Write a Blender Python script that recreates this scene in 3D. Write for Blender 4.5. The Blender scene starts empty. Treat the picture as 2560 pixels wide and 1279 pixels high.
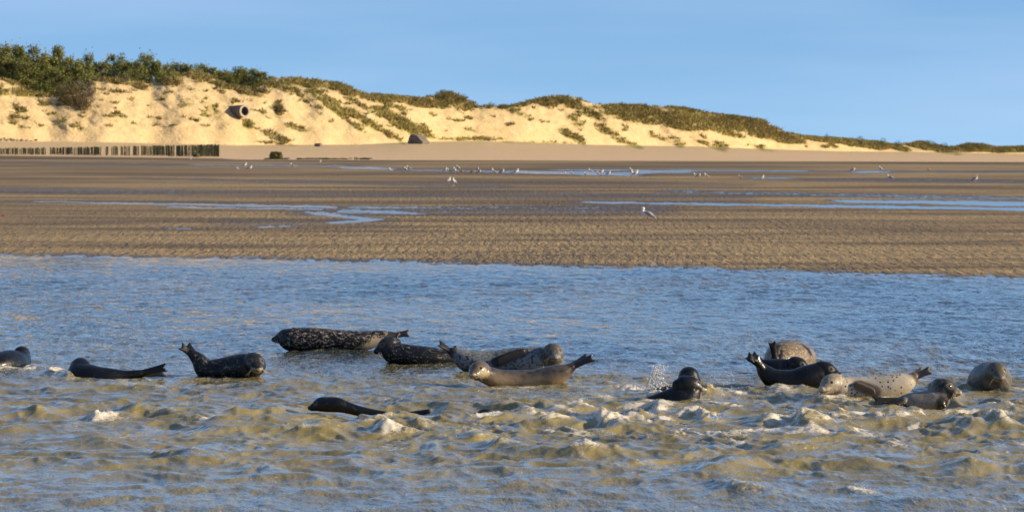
import bpy, math, random
import numpy as np
from mathutils import Vector

sc = bpy.context.scene
col = sc.collection
F, H, YH, CX = 9600.0, 2.7, 362.0, 1280.0      # focal length in photo pixels, eye height, horizon row, centre column

# ------------------------------------------------------------------ camera, sky, sun, exposure
cam = bpy.data.cameras.new('camera'); camo = bpy.data.objects.new('camera', cam); col.objects.link(camo)
cam.sensor_width = 36.0; cam.lens = F / 2560.0 * 36.0
camo.location = (0, 0, H); camo.rotation_euler = (math.radians(90), 0, 0)
cam.shift_y = -(639.5 - YH) / 2560.0
cam.clip_start = 0.5; cam.clip_end = 20000
cam.dof.use_dof = True; cam.dof.focus_distance = 43.5; cam.dof.aperture_fstop = 8.0
sc.camera = camo

SUN_EL, SUN_AZ = 19.5, 6.0                      # elevation; degrees from +X towards the camera
world = bpy.data.worlds.new('World'); sc.world = world; world.use_nodes = True
nt = world.node_tree; nt.nodes.clear()
tc = nt.nodes.new('ShaderNodeTexCoord')
sep = nt.nodes.new('ShaderNodeSeparateXYZ'); cmb = nt.nodes.new('ShaderNodeCombineXYZ')
mx = nt.nodes.new('ShaderNodeMath'); mx.operation = 'MAXIMUM'; mx.inputs[1].default_value = 0.0
ml = nt.nodes.new('ShaderNodeMath'); ml.operation = 'MULTIPLY_ADD'; ml.inputs[1].default_value = 1.6; ml.inputs[2].default_value = 0.17
sky = nt.nodes.new('ShaderNodeTexSky'); sky.sky_type = 'NISHITA'; sky.sun_disc = False
sky.sun_elevation = math.radians(SUN_EL); sky.sun_rotation = math.radians(90 + SUN_AZ)
sky.air_density = 1.0; sky.dust_density = 0.3; sky.ozone_density = 2.0; sky.altitude = 0
tint = nt.nodes.new('ShaderNodeMix'); tint.data_type = 'RGBA'; tint.blend_type = 'MULTIPLY'
tint.inputs[0].default_value = 1.0; tint.inputs[7].default_value = (0.875, 1.03, 1.17, 1)
# faint thin veils of high cloud
vn = nt.nodes.new('ShaderNodeTexNoise'); vn.inputs['Scale'].default_value = 2.2; vn.inputs['Detail'].default_value = 3
vm = nt.nodes.new('ShaderNodeMapping'); vm.inputs['Scale'].default_value = (2.5, 2.5, 22.0)
vr = nt.nodes.new('ShaderNodeMapRange'); vr.inputs[1].default_value = 0.35; vr.inputs[2].default_value = 0.75
vr.inputs[3].default_value = 0.0; vr.inputs[4].default_value = 0.16
veil = nt.nodes.new('ShaderNodeMix'); veil.data_type = 'RGBA'; veil.inputs[7].default_value = (6.0, 6.6, 7.9, 1)
bg = nt.nodes.new('ShaderNodeBackground'); bg.inputs[1].default_value = 0.10
wo = nt.nodes.new('ShaderNodeOutputWorld')
L = nt.links.new
L(tc.outputs['Generated'], sep.inputs[0]); L(sep.outputs[0], cmb.inputs[0]); L(sep.outputs[1], cmb.inputs[1])
L(sep.outputs[2], mx.inputs[0]); L(mx.outputs[0], ml.inputs[0]); L(ml.outputs[0], cmb.inputs[2])
L(cmb.outputs[0], sky.inputs[0]); L(sky.outputs[0], tint.inputs[6])
L(tc.outputs['Generated'], vm.inputs[0]); L(vm.outputs[0], vn.inputs['Vector']); L(vn.outputs[0], vr.inputs[0])
L(vr.outputs[0], veil.inputs[0]); L(tint.outputs[2], veil.inputs[6]); L(veil.outputs[2], bg.inputs[0]); L(bg.outputs[0], wo.inputs[0])

sd = bpy.data.lights.new('sun', 'SUN'); sd.energy = 4.6; sd.angle = math.radians(0.55); sd.color = (1.0, 0.81, 0.55)
so = bpy.data.objects.new('sun', sd); col.objects.link(so)
e, a = math.radians(SUN_EL), math.radians(SUN_AZ)
SUNDIR = Vector((math.cos(e) * math.cos(a), -math.cos(e) * math.sin(a), math.sin(e)))
so.rotation_euler = SUNDIR.to_track_quat('Z', 'Y').to_euler(); so.location = (200, -40, 80)

vs = sc.view_settings
vs.view_transform = 'Standard'; vs.look = 'None'; vs.exposure = 0.72; vs.gamma = 1; vs.use_curve_mapping = False
sc.render.engine = 'CYCLES'

# ------------------------------------------------------------------ helpers
rnd = random.Random(7)
rng = np.random.default_rng(11)

def W(px, py, d):
    return np.array([(px - CX) * d / F, d, H - (py - YH) * d / F])
def Dg(py): return F * H / (py - YH)            # distance of a point on the ground level z=0

def tag(o, label=None, cat=None, group=None, kind=None):
    if label: o['label'] = label
    if cat: o['category'] = cat
    if group: o['group'] = group
    if kind: o['kind'] = kind
    return o

def mk(name, verts, faces, mat, parent=None, smooth=False, attrs=None):
    me = bpy.data.meshes.new(name)
    verts = np.asarray(verts, dtype=np.float32).reshape(-1, 3)
    if isinstance(faces, np.ndarray):
        n, k = faces.shape
        me.vertices.add(len(verts)); me.vertices.foreach_set('co', verts.ravel())
        me.loops.add(n * k); me.loops.foreach_set('vertex_index', faces.astype(np.int32).ravel())
        me.polygons.add(n); me.polygons.foreach_set('loop_start', np.arange(0, n * k, k, dtype=np.int32))
        me.update(calc_edges=True)
    else:
        me.from_pydata(verts.tolist(), [], faces); me.update()
    if attrs:
        for k_, v_ in attrs.items():
            at = me.attributes.new(k_, 'FLOAT', 'POINT'); at.data.foreach_set('value', np.asarray(v_, dtype=np.float32).ravel())
    if smooth: me.polygons.foreach_set('use_smooth', np.ones(len(me.polygons), dtype=bool))
    if mat: me.materials.append(mat)
    o = bpy.data.objects.new(name, me); col.objects.link(o)
    if parent: o.parent = parent
    return o

class MB:
    def __init__(s): s.v = []; s.f = []; s.n = 0
    def add(s, V, Fc):
        V = np.asarray(V, float).reshape(-1, 3)
        s.v.append(V); s.f += [tuple(i + s.n for i in f) for f in Fc]; s.n += len(V)
    def tube(s, pts, rad, up=(0, 0, 1), n=10, sub=1, round_=True):
        V, Fc = tube(pts, rad, up, n, sub, round_); s.add(V, Fc)
    def box(s, c, sz, rz=0.0, tilt=0.0):
        c = np.array(c); sx, sy, s_z = np.array(sz) / 2
        P = np.array([(x, y, z) for z in (-s_z, s_z) for y in (-sy, sy) for x in (-sx, sx)])
        ct, st = math.cos(tilt), math.sin(tilt)
        P = np.stack([P[:, 0] * ct - P[:, 2] * st, P[:, 1], P[:, 0] * st + P[:, 2] * ct], 1)
        cr, sr = math.cos(rz), math.sin(rz)
        P = np.stack([P[:, 0] * cr - P[:, 1] * sr, P[:, 0] * sr + P[:, 1] * cr, P[:, 2]], 1) + c
        s.add(P, [(0, 2, 3, 1), (4, 5, 7, 6), (0, 1, 5, 4), (2, 6, 7, 3), (0, 4, 6, 2), (1, 3, 7, 5)])
    def build(s, name, mat, parent=None, smooth=False): return mk(name, np.concatenate(s.v), s.f, mat, parent, smooth)

def crom(P, sub):
    P = np.asarray(P, float)
    if sub <= 1 or len(P) < 2: return P
    Q = np.vstack([2 * P[0] - P[1], P, 2 * P[-1] - P[-2]]); out = []
    for i in range(len(P) - 1):
        p0, p1, p2, p3 = Q[i], Q[i + 1], Q[i + 2], Q[i + 3]
        for k in range(sub):
            t = k / sub
            out.append(0.5 * ((2 * p1) + (-p0 + p2) * t + (2 * p0 - 5 * p1 + 4 * p2 - p3) * t * t + (-p0 + 3 * p1 - 3 * p2 + p3) * t ** 3))
    out.append(P[-1]); return np.array(out)

def tube(pts, rad, up=(0, 0, 1), n=10, sub=1, round_=True):
    pts = np.asarray(pts, float); rad = np.asarray(rad, float)
    if rad.ndim == 1: rad = np.stack([rad, rad], 1)
    A = crom(np.hstack([pts, rad]), sub); pts = A[:, :3]; rad = np.maximum(A[:, 3:5], 1e-4)
    T = np.gradient(pts, axis=0); T /= np.linalg.norm(T, axis=1)[:, None] + 1e-12
    if round_:
        def cap(p, r, t):
            m = r.min(); ps, rs = [], []
            for q in (0.55, 0.85, 0.98):
                ps.append(p + t * m * q); rs.append(r * math.sqrt(1 - q * q))
            return ps, rs
        ps, rs = cap(pts[-1], rad[-1], T[-1]); pb, rb = cap(pts[0], rad[0], -T[0])
        pts = np.vstack([pb[::-1], pts, ps]); rad = np.vstack([rb[::-1], rad, rs])
        T = np.vstack([[T[0]] * 3, T, [T[-1]] * 3])
    up = np.asarray(up, float)
    S = np.cross(T, up); nn = np.linalg.norm(S, axis=1)
    S[nn < 1e-3] = np.array([1, 0, 0]); S /= np.linalg.norm(S, axis=1)[:, None]
    U = np.cross(S, T)
    ang = np.arange(n) * 2 * math.pi / n
    V = pts[:, None, :] + S[:, None, :] * (np.cos(ang)[None, :, None] * rad[:, 0][:, None, None]) + U[:, None, :] * (np.sin(ang)[None, :, None] * rad[:, 1][:, None, None])
    m = len(pts); Fc = []
    for i in range(m - 1):
        for j in range(n):
            k = (j + 1) % n
            Fc.append((i * n + j, i * n + k, (i + 1) * n + k, (i + 1) * n + j))
    Fc.append(tuple(range(n - 1, -1, -1))); Fc.append(tuple((m - 1) * n + j for j in range(n)))
    return V.reshape(-1, 3), Fc

def _h(ix, iy, seed):
    n = ix.astype(np.int64).astype(np.uint32) * np.uint32(374761393) + iy.astype(np.int64).astype(np.uint32) * np.uint32(668265263) + np.uint32((seed * 2246822519) & 0xffffffff)
    n = (n ^ (n >> np.uint32(13))) * np.uint32(1274126177)
    n = (n ^ (n >> np.uint32(15))) * np.uint32(2654435761)
    return (n ^ (n >> np.uint32(16))).astype(np.int64) & 1023
_C = np.cos(np.arange(1024) * 2 * math.pi / 1024); _S = np.sin(np.arange(1024) * 2 * math.pi / 1024)
def noise(x, y, seed=0):                        # gradient noise, about -0.7 .. 0.7
    xi, yi = np.floor(x), np.floor(y); xf, yf = x - xi, y - yi
    u = xf ** 3 * (xf * (xf * 6 - 15) + 10); v = yf ** 3 * (yf * (yf * 6 - 15) + 10)
    def g(dx, dy):
        a_ = _h(xi + dx, yi + dy, seed)
        return _C[a_] * (xf - dx) + _S[a_] * (yf - dy)
    n0 = g(0, 0) * (1 - u) + g(1, 0) * u; n1 = g(0, 1) * (1 - u) + g(1, 1) * u
    return n0 * (1 - v) + n1 * v
def fbm(x, y, seed=0, o=4, gain=0.5):
    r = 0; a_ = 1.0
    for i in range(o):
        r = r + a_ * noise(x * 2 ** i + 17.3 * i, y * 2 ** i - 9.1 * i, seed + i); a_ *= gain
    return r
def sst(a_, b_, x): t = np.clip((x - a_) / (b_ - a_), 0, 1); return t * t * (3 - 2 * t)

def grid(name, X, Y, Z, mat, attrs=None, smooth=True):
    r, c = X.shape
    idx = np.arange(r * c).reshape(r, c)
    Fc = np.stack([idx[:-1, :-1], idx[:-1, 1:], idx[1:, 1:], idx[1:, :-1]], -1).reshape(-1, 4)
    return mk(name, np.stack([X, Y, Z], -1).reshape(-1, 3), Fc, mat, None, smooth, attrs)

# ------------------------------------------------------------------ material helpers
class NT:
    def __init__(s, name):
        s.m = bpy.data.materials.new(name); s.m.use_nodes = True; s.t = s.m.node_tree; s.t.nodes.clear()
        s.out = s.t.nodes.new('ShaderNodeOutputMaterial'); s.p = s.t.nodes.new('ShaderNodeBsdfPrincipled')
        s.l(s.p.outputs[0], s.out.inputs[0]); s.tc = s.t.nodes.new('ShaderNodeTexCoord')
    def l(s, a_, b_): s.t.links.new(a_, b_)
    def n(s, k): return s.t.nodes.new('ShaderNode' + k)
    def set(s, inp, v):
        if hasattr(v, 'links'): s.l(v, inp)
        elif isinstance(v, (tuple, list)): inp.default_value = (*v, 1) if len(v) == 3 and len(inp.default_value) == 4 else v
        else: inp.default_value = v
    def P(s, **k):
        for q, v in k.items(): s.set(s.p.inputs[q.replace('_', ' ')], v)
    def coord(s, scale=(1, 1, 1), rot=0.0, src='Object'):
        m = s.n('Mapping'); m.inputs['Scale'].default_value = scale; m.inputs['Rotation'].default_value = (0, 0, rot)
        s.l(s.tc.outputs[src], m.inputs[0]); return m.outputs[0]
    def noise(s, vec, scale=1, detail=3, rough=0.5, dist=0.0):
        m = s.n('TexNoise'); s.l(vec, m.inputs['Vector']); m.inputs['Scale'].default_value = scale
        m.inputs['Detail'].default_value = detail; m.inputs['Roughness'].default_value = rough; m.inputs['Distortion'].default_value = dist
        return m.outputs[0]
    def voro(s, vec, scale=1, feature='F1', rand=1.0):
        m = s.n('TexVoronoi'); m.feature = feature; s.l(vec, m.inputs['Vector']); m.inputs['Scale'].default_value = scale
        m.inputs['Randomness'].default_value = rand; return m
    def rng(s, v, a_, b_, c=0.0, d_=1.0):
        m = s.n('MapRange'); s.set(m.inputs[0], v); m.inputs[1].default_value = a_; m.inputs[2].default_value = b_
        m.inputs[3].default_value = c; m.inputs[4].default_value = d_; return m.outputs[0]
    def math(s, op, a_, b_=0.0, c=0.0):
        m = s.n('Math'); m.operation = op; s.set(m.inputs[0], a_); s.set(m.inputs[1], b_); s.set(m.inputs[2], c); return m.outputs[0]
    def mix(s, f, a_, b_, mode='MIX'):
        m = s.n('Mix'); m.data_type = 'RGBA'; m.blend_type = mode; s.set(m.inputs[0], f); s.set(m.inputs[6], a_); s.set(m.inputs[7], b_); return m.outputs[2]
    def attr(s, name):
        m = s.n('Attribute'); m.attribute_name = name; return m.outputs['Fac']
    def bump(s, h, strength=0.5, dist=0.02):
        m = s.n('Bump'); s.set(m.inputs['Strength'], strength); m.inputs['Distance'].default_value = dist; s.l(h, m.inputs['Height'])
        s.l(m.outputs[0], s.p.inputs['Normal']); return m.outputs[0]
    def rand(s): return s.n('ObjectInfo').outputs['Random']

def simple(name, c1, c2=None, scale=4.0, rough=0.8, bump=0.0, bscale=20, spec=0.3):
    t = NT(name); v = t.coord()
    if c2: t.P(Base_Color=t.mix(t.rng(t.noise(v, scale, 4), .35, .65), c1, c2))
    else: t.P(Base_Color=c1)
    t.P(Roughness=rough, Specular_IOR_Level=spec)
    if bump: t.bump(t.noise(v, bscale, 3), bump, 0.02)
    return t.m

# ------------------------------------------------------------------ materials of the setting
t = NT('turbid_water')
v = t.coord()
foam = t.attr('foam')
calm = t.attr('calm')
n1 = t.noise(t.coord((7, 1.7, 16), 0.12), 1, 3, 0.62)
n2 = t.noise(t.coord((19, 5, 22), -0.3), 1, 2, 0.6)
n3 = t.noise(t.coord((2.4, 0.7, 5), 0.1), 1, 2, 0.5)
hgt = t.math('ADD', t.math('MULTIPLY', n1, 1.0), t.math('ADD', t.math('MULTIPLY', n2, 0.35), t.math('MULTIPLY', n3, 1.2)))
t.bump(hgt, t.math('MULTIPLY_ADD', calm, 0.78, 0.13), 0.10)
silt = t.noise(t.coord((0.6, 0.35, 1)), 1, 3)
body = t.mix(t.rng(silt, .35, .65), (0.205, 0.168, 0.066), (0.275, 0.226, 0.090))
deep = t.mix(t.rng(t.noise(t.coord((0.22, 0.11, 1)), 1, 3), .42, .62), (0.030, 0.042, 0.042), (0.13, 0.115, 0.062))
body = t.mix(t.math('POWER', calm, 1.3), body, deep)
fn = t.noise(t.coord((17, 8, 34)), 1, 6, 0.8)
core = t.rng(t.math('ADD', foam, t.math('MULTIPLY_ADD', fn, 3.4, -1.7)), 0.34, 0.74)
ln = t.noise(t.coord((6.5, 3.2, 14), 0.2), 1, 4, 0.62, 0.8)
lace = t.math('MULTIPLY', t.rng(t.math('ABSOLUTE', t.math('SUBTRACT', ln, 0.5)), 0.0, 0.055, 1, 0), t.rng(foam, 0.08, 0.42, 0, .95))
ff = t.math('MAXIMUM', core, lace)
hgt2 = 0
t.P(Subsurface_Weight=0.38, Subsurface_Radius=(.16, .13, .05), Subsurface_Scale=1.0, Base_Color=t.mix(ff, body, (0.64, 0.585, 0.48)), Roughness=t.rng(ff, 0, 1, 0.045, 0.55), IOR=1.333)
M_WATER = t.m

t = NT('tidal_sand')
wet = t.attr('wet'); tone = t.attr('tone')
rip = t.noise(t.coord((6.2, 0.7, 1), 0.14), 1, 3, 0.55, 0.6)
rip2 = t.noise(t.coord((2.6, 0.26, 1), -0.08), 1, 3, 0.5, 0.4)
rh = t.math('ADD', t.math('MULTIPLY', rip, 0.6), t.math('MULTIPLY', rip2, 0.4))
puddle = t.rng(t.math('SUBTRACT', wet, t.rng(rh, 0.36, 0.64, .30, 1.05)), -0.05, 0.10)
damp = t.rng(wet, 0.05, 0.6)
dry = t.mix(t.rng(tone, -0.5, 0.5), (0.150, 0.105, 0.053), (0.355, 0.252, 0.118))
gr = t.noise(t.coord((40, 4, 1)), 1, 3)
dry = t.mix(t.rng(gr, .3, .7, 0, .25), dry, (0.12, 0.09, 0.065))
dry = t.mix(t.math('MULTIPLY', damp, 0.8), dry, (0.085, 0.070, 0.056))
t.P(Base_Color=t.mix(puddle, dry, (0.10, 0.085, 0.065)), Roughness=t.rng(t.math('MAXIMUM', puddle, t.math('MULTIPLY', damp, 0.38)), 0, 1, 0.8, 0.12),
    Specular_IOR_Level=0.45, IOR=1.34)
t.bump(rh, t.math('MULTIPLY', t.math('SUBTRACT', 1.0, t.math('MULTIPLY', puddle, 0.97)), 0.95), 0.17)
M_SAND = t.m

t = NT('dune_sand')
veg = t.attr('veg'); vt = t.attr('vtone'); beach = t.attr('beach')
g1 = t.noise(t.coord((0.35, 0.35, 0.5)), 1, 5, 0.6); g2 = t.noise(t.coord((1.3, 1.3, 1.6)), 1, 4, 0.65)
sand = t.mix(t.rng(g1, .35, .65), (0.52, 0.382, 0.195), (0.60, 0.458, 0.255))
sand = t.mix(t.rng(g2, .56, .74, 0, 0.45), sand, (0.33, 0.21, 0.105))
sand = t.mix(beach, sand, (0.66, 0.475, 0.29))
sand = t.mix(t.attr('damp'), sand, (0.15, 0.115, 0.08))
vg = t.mix(t.rng(vt, 0, 1), (0.20, 0.155, 0.065), (0.38, 0.33, 0.10))
vg = t.mix(t.rng(g2, .45, .65, 0, .5), vg, (0.12, 0.125, 0.045))
vf = t.rng(t.math('ADD', veg, t.math('MULTIPLY_ADD', g2, 1.0, -0.5)), 0.33, 0.62)
t.P(Base_Color=t.mix(vf, sand, vg), Roughness=0.95, Specular_IOR_Level=0.1)
t.bump(t.math('ADD', g1, g2), 0.6, 0.6)
M_DUNE = t.m

def leafmat(name, c1, c2, c3):
    t = NT(name); v = t.coord(src='Object')
    c = t.mix(t.rng(t.noise(v, 0.9, 3), .4, .6), c1, c2)
    c = t.mix(t.rng(t.rand(), 0, 1, 0, .6), c, c3)
    t.P(Base_Color=c, Roughness=0.75, Specular_IOR_Level=0.25)
    tr = t.n('BsdfTranslucent'); t.l(c, tr.inputs[0]); mxs = t.n('MixShader'); mxs.inputs[0].default_value = 0.25
    t.l(t.p.outputs[0], mxs.inputs[1]); t.l(tr.outputs[0], mxs.inputs[2]); t.l(mxs.outputs[0], t.out.inputs[0])
    return t.m
M_PINE = leafmat('pine_needles', (0.085, 0.105, 0.035), (0.33, 0.31, 0.075), (0.17, 0.18, 0.06))
M_BROWNBUSH = leafmat('dry_bush_leaves', (0.13, 0.085, 0.05), (0.10, 0.10, 0.05), (0.16, 0.11, 0.06))
M_GREENBUSH = leafmat('bush_leaves', (0.08, 0.095, 0.035), (0.20, 0.20, 0.06), (0.12, 0.13, 0.045))
M_MARRAM = leafmat('marram_grass', (0.42, 0.36, 0.10), (0.27, 0.27, 0.075), (0.40, 0.31, 0.12))
M_SCRUB = leafmat('low_scrub', (0.27, 0.185, 0.08), (0.16, 0.165, 0.055), (0.22, 0.15, 0.07))
M_BARK = simple('bark', (0.09, 0.065, 0.045), (0.14, 0.10, 0.07), 3, 0.9)
M_CONC = simple('weathered_concrete', (0.30, 0.27, 0.23), (0.42, 0.37, 0.30), 1.5, 0.9, 0.3, 4)
M_DARKCONC = simple('dark_shaded_concrete', (0.12, 0.10, 0.085), (0.20, 0.17, 0.14), 1.0, 0.9, 0.3, 4)  # darker concrete; shade on the pipe's barrel is put into the colour
M_ALGAE = simple('algae_covered_concrete', (0.035, 0.04, 0.012), (0.09, 0.085, 0.02), 1.6, 0.85, 0.4, 5)
M_ROCK = simple('pale_rock', (0.40, 0.33, 0.22), (0.25, 0.20, 0.13), 0.8, 0.9, 0.4, 3)
M_WEED = simple('seaweed', (0.03, 0.035, 0.012), (0.07, 0.06, 0.02), 2, 0.6)
t = NT('post_wood'); v = t.coord((3, 3, 0.7))
c = t.mix(t.rng(t.noise(v, 1, 3), .4, .6), (0.075, 0.085, 0.03), (0.035, 0.035, 0.022))
c = t.mix(t.rng(t.rand(), .72, .95, 0, .8), c, (0.22, 0.165, 0.10))
t.P(Base_Color=c, Roughness=0.9); M_POST = t.m

# ------------------------------------------------------------------ ground far below and beyond everything
big = MB(); big.add([(-9000, -200, -1.2), (9000, -200, -1.2), (9000, 12000, -1.2), (-9000, 12000, -1.2)], [(0, 1, 2, 3)])
tag(big.build('ground', M_SAND), kind='structure')

# ------------------------------------------------------------------ water of the channel
WAVES = [  # crest px, foot py, half width left, half width right, height px, foam
 (85,1040,75,95,34,.0),(235,1052,28,62,34,.95),(325,1042,45,40,22,0),(400,1044,55,60,20,.15),(472,1152,70,150,34,.12),
 (122,938,18,28,22,1.0),(160,946,40,24,26,.25),(12,924,60,30,8,1.0),(60,925,30,30,6,.9),
 (962,1088,30,110,38,.9),(800,1092,75,150,50,.05),(1045,1075,50,80,26,.3),(1180,1104,55,60,28,.35),(1225,1050,60,70,9,.95),
 (1255,1128,60,120,30,.25),(1470,1144,60,140,48,.2),(1385,1068,40,60,22,.3),(1508,1070,22,80,42,.6),(1602,1050,40,55,26,.65),(1648,1032,22,26,24,.9),
 (1642,1000,30,30,18,.8),(1720,1046,50,60,26,.8),(1755,1050,45,50,30,.6),(1585,978,55,50,14,1.0),(1762,996,18,62,46,.35),(1850,992,30,30,10,.9),
 (2018,1072,20,90,60,.55),(1930,1066,40,60,26,.7),(1955,986,38,40,18,.7),(2075,1006,45,70,12,.7),(2250,1058,62,50,28,.9),(2110,1052,50,50,18,.5),
 (2420,1080,60,80,40,.25),(2492,1076,26,40,40,.75),(2338,1088,60,60,18,.3),(1825,1185,110,170,34,.02),(1842,1232,45,130,30,.25),
 (2310,1275,170,260,34,.0),(1560,1175,90,130,26,.15),(660,1190,90,140,22,.0),(2150,1150,110,90,20,.1),(2460,1180,120,80,20,.05),
 (1090,1150,90,90,20,.1),(560,1075,80,90,18,.05),(690,1030,60,60,14,.0),(250,1110,110,100,24,.0),(30,1085,80,90,22,.0),(2140,1235,20,70,6,.9),
 (1960,1130,70,100,22,.25),(2520,1050,50,50,20,.5),(1330,1040,60,60,14,.3),(1700,1105,80,90,22,.35),(1840,1100,60,80,18,.5),(880,1180,110,130,18,0),
 (1310,1225,120,130,20,0),(1000,985,70,70,9,.0),(620,990,80,70,9,.0),(1480,1000,60,70,10,.35),(380,975,60,60,9,.35),(300,965,50,60,8,.2),
]
cols = np.arange(-420, 2985, 4.0)
def rows_by(a_, b_, st): return np.arange(a_, b_, st)
rows = np.concatenate([rows_by(25.5, 32, .06), rows_by(32, 48.5, .043), rows_by(48.5, 98, .15)])
PX, D = np.meshgrid(cols, rows)
X = (PX - CX) * D / F; Y = D.copy()
PY = YH + F * H / D
rough = sst(878, 985, PY) * (1 - 0.60 * sst(1150, 1290, PY))
rough = rough * (0.72 + 0.28 * sst(300, 1200, PX) )
wx = X + 0.30 * fbm(X * .8, Y * .5, 5, 3); wy = Y + 0.5 * fbm(X * .7 + 9, Y * .5, 6, 3)
def rdg(x, y, sd): return np.clip(1 - np.abs(noise(x, y, sd)) * 2.1, 0, 1) ** 1.6
r1 = rdg(wx * 0.55 + wy * .15, wy * 0.80, 21); r2 = rdg(wx * 1.15 - wy * .35, wy * 1.35, 22); r3 = rdg(wx * 2.6 + wy * .5, wy * 2.5, 23)
r4 = rdg(wx * 5.2 - wy * .8, wy * 4.2, 24) - .45; r5 = noise(wx * 11, wy * 8, 25)
grp = np.clip(.75 + 1.1 * noise(X * .28, Y * .3, 29), .25, 1.4)
rough *= .85 + .45 * np.exp(-((PY - 1070) / 70) ** 2) * sst(0, 500, PX)
Z = rough * (grp * (0.075 * (r1 - .45) + 0.050 * (r2 - .45)) + 0.030 * (r3 - .45) + 0.015 * r4 + 0.004 * r5)
swell = noise(wx * 0.35, wy * 0.16, 31)
gust = np.clip(.85 + 1.5 * noise(X * .10 + 3, Y * .075, 33) + .5 * noise(X * .5, Y * .25, 34), .6, 1.7)
Z += np.clip(1 - rough, 0, 1) * (0.026 * noise(wx * 1.5, wy * .9, 26) + 0.022 * noise(wx * 3.6, wy * 1.9, 27) + 0.012 * noise(wx * 9 + wy, wy * 2.9, 28) + 0.012 * swell) * (.4 + .6 * sst(640, 700, PY)) * gust
foamA = np.zeros_like(Z)
for i, (cx, py, wl, wr, hp, fo) in enumerate(WAVES):
    d0 = Dg(py); s = F / d0
    i0, i1 = np.searchsorted(rows, (d0 - 1.3, d0 + 2.0)); j0, j1 = np.searchsorted(cols, (cx - 3.2 * wl - 40, cx + 3.2 * wr + 40))
    sl_ = (slice(i0, i1), slice(j0, j1)); Xs, Ys = X[sl_], Y[sl_]
    if Xs.size == 0: continue
    dx = (Xs - (cx - CX) / s) * s + 26 * noise(Xs * 1.6, Ys * 1.3, 60 + i)
    q = np.where(dx < 0, -dx / wl, dx / wr)
    dy = Ys - (d0 + 0.25) - 0.5 * noise(Xs * 1.1, Ys * .6 + i, 90) - ((i * 37) % 11 - 5) * .0011 * dx
    bx = np.exp(-q ** 1.35 * 1.25)
    front = np.exp(-np.abs(np.minimum(dy, 0)) ** 1.6 / 0.16) ; back = np.exp(-np.maximum(dy, 0) ** 1.3 / 0.42)
    b = bx * front * back
    lump = 1 + 0.30 * noise(Xs * 4, Ys * 4, 40 + i) + (0.06 + .3 * fo) * noise(Xs * 13, Ys * 11, 41 + i)
    Z[sl_] += b * (hp / s) * .74 * lump
    foamA[sl_] = np.maximum(foamA[sl_], fo * (.85 * sst(.25, .75, b) + .40 * sst(.06, .4, b)) * (.72 + .8 * noise(Xs * 5, Ys * 3, 95)))
crest = sst(.078, .14, Z * rough) * sst(930, 1010, PY) * sst(-.2, .3, noise(X * 1.7, Y * 1.1, 77))
foamA = np.maximum(foamA, 0.75 * crest)
# wash where the swell runs against the seals
for (x0, x1, py, st_) in [(-20,85,920,.7),(165,420,945,.55),(440,672,943,.45),(700,960,876,.18),(945,1140,910,.25),(1130,1410,938,.3),(1160,1450,968,.5),(1590,1775,1003,.9),(1880,2110,972,.5),(2035,2300,1003,.7),(2180,2400,1022,.6),(2420,2540,984,.4)]:
    g_ = np.exp(-np.abs((PX - (x0 + x1) / 2) / ((x1 - x0) / 2)) ** 4) * np.exp(-((Y - Dg(py) + .1) / .35) ** 2)
    foamA = np.maximum(foamA, st_ * g_ * (.55 + .9 * noise(X * 3.5, Y * 2.5, 96))); Z += g_ * .018 * noise(X * 3, Y * 3, 97)
# foam streaks lying on the water of the breaker zone
band = np.exp(-((PY - 1050) / 75) ** 2) * sst(1000, 1650, PX) * 0.9 + np.exp(-((PY - 1045) / 45) ** 2) * 0.35
st = sst(.20, .48, noise(wx * 2.2, wy * .9, 71) + .45 * noise(wx * 6, wy * 3, 72))
foamA = np.maximum(foamA, 0.9 * band * st)
hol = np.exp(-((PX - 920) / 190) ** 6) * np.exp(-((Y - 38.9) / .75) ** 4); Z -= hol * (np.maximum(Z, -.01) * .85 + .012); Z -= .075 * np.exp(-((PX - 975) / 115) ** 4) * np.exp(-((Y - 38.9) / .9) ** 4)
Z += foamA * (0.008 * noise(X * 14, Y * 9, 81) + 0.014 * noise(X * 30, Y * 18, 82) + 0.004)
calmA = np.maximum(1 - sst(878, 985, PY), .38 * sst(1150, 1290, PY))
wo_ = grid('water', X, Y, Z, M_WATER, {'foam': foamA, 'calm': calmA})
tag(wo_, kind='structure')
def wz(x, y):                                   # water height near a point
    j = int(np.clip(round(((x * F / y + CX) + 420) / 4), 0, len(cols) - 1)); i = int(np.argmin(np.abs(rows - y)))
    return Z[i, j]
# calm apron of the same water, near the camera and to both sides
def apron(x0, x1, y0, y1, nx, ny):
    gx, gy = np.meshgrid(np.linspace(x0, x1, nx), np.linspace(y0, y1, ny))
    o = grid('water', gx, gy, np.full_like(gx, -0.012) , M_WATER, {'foam': gx * 0, 'calm': gx * 0 + .6}); tag(o, kind='structure')
apron(-60, 60, -30, 25.6, 20, 20)
z0, z1 = 25.5, 97.9
for sgn in (-1, 1):
    e0 = ((cols[0] if sgn < 0 else cols[-1]) - CX) / F
    P4 = [(e0 * z0, z0, -.012), (sgn * 60, z0, -.012), (sgn * 60, z1, -.012), (e0 * z1, z1, -.012)]
    o = mk('water', P4, [(0, 1, 2, 3)] if sgn > 0 else [(3, 2, 1, 0)], M_WATER, None, False, {'foam': [0] * 4, 'calm': [.6] * 4}); tag(o, kind='structure')

# ------------------------------------------------------------------ tidal flats
cols2 = np.arange(-700, 3270, 8.0)
pys = np.concatenate([np.arange(740, 560, -1.0), np.arange(560, 398, -0.8)])
PX2, PYG = np.meshgrid(cols2, pys)
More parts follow.
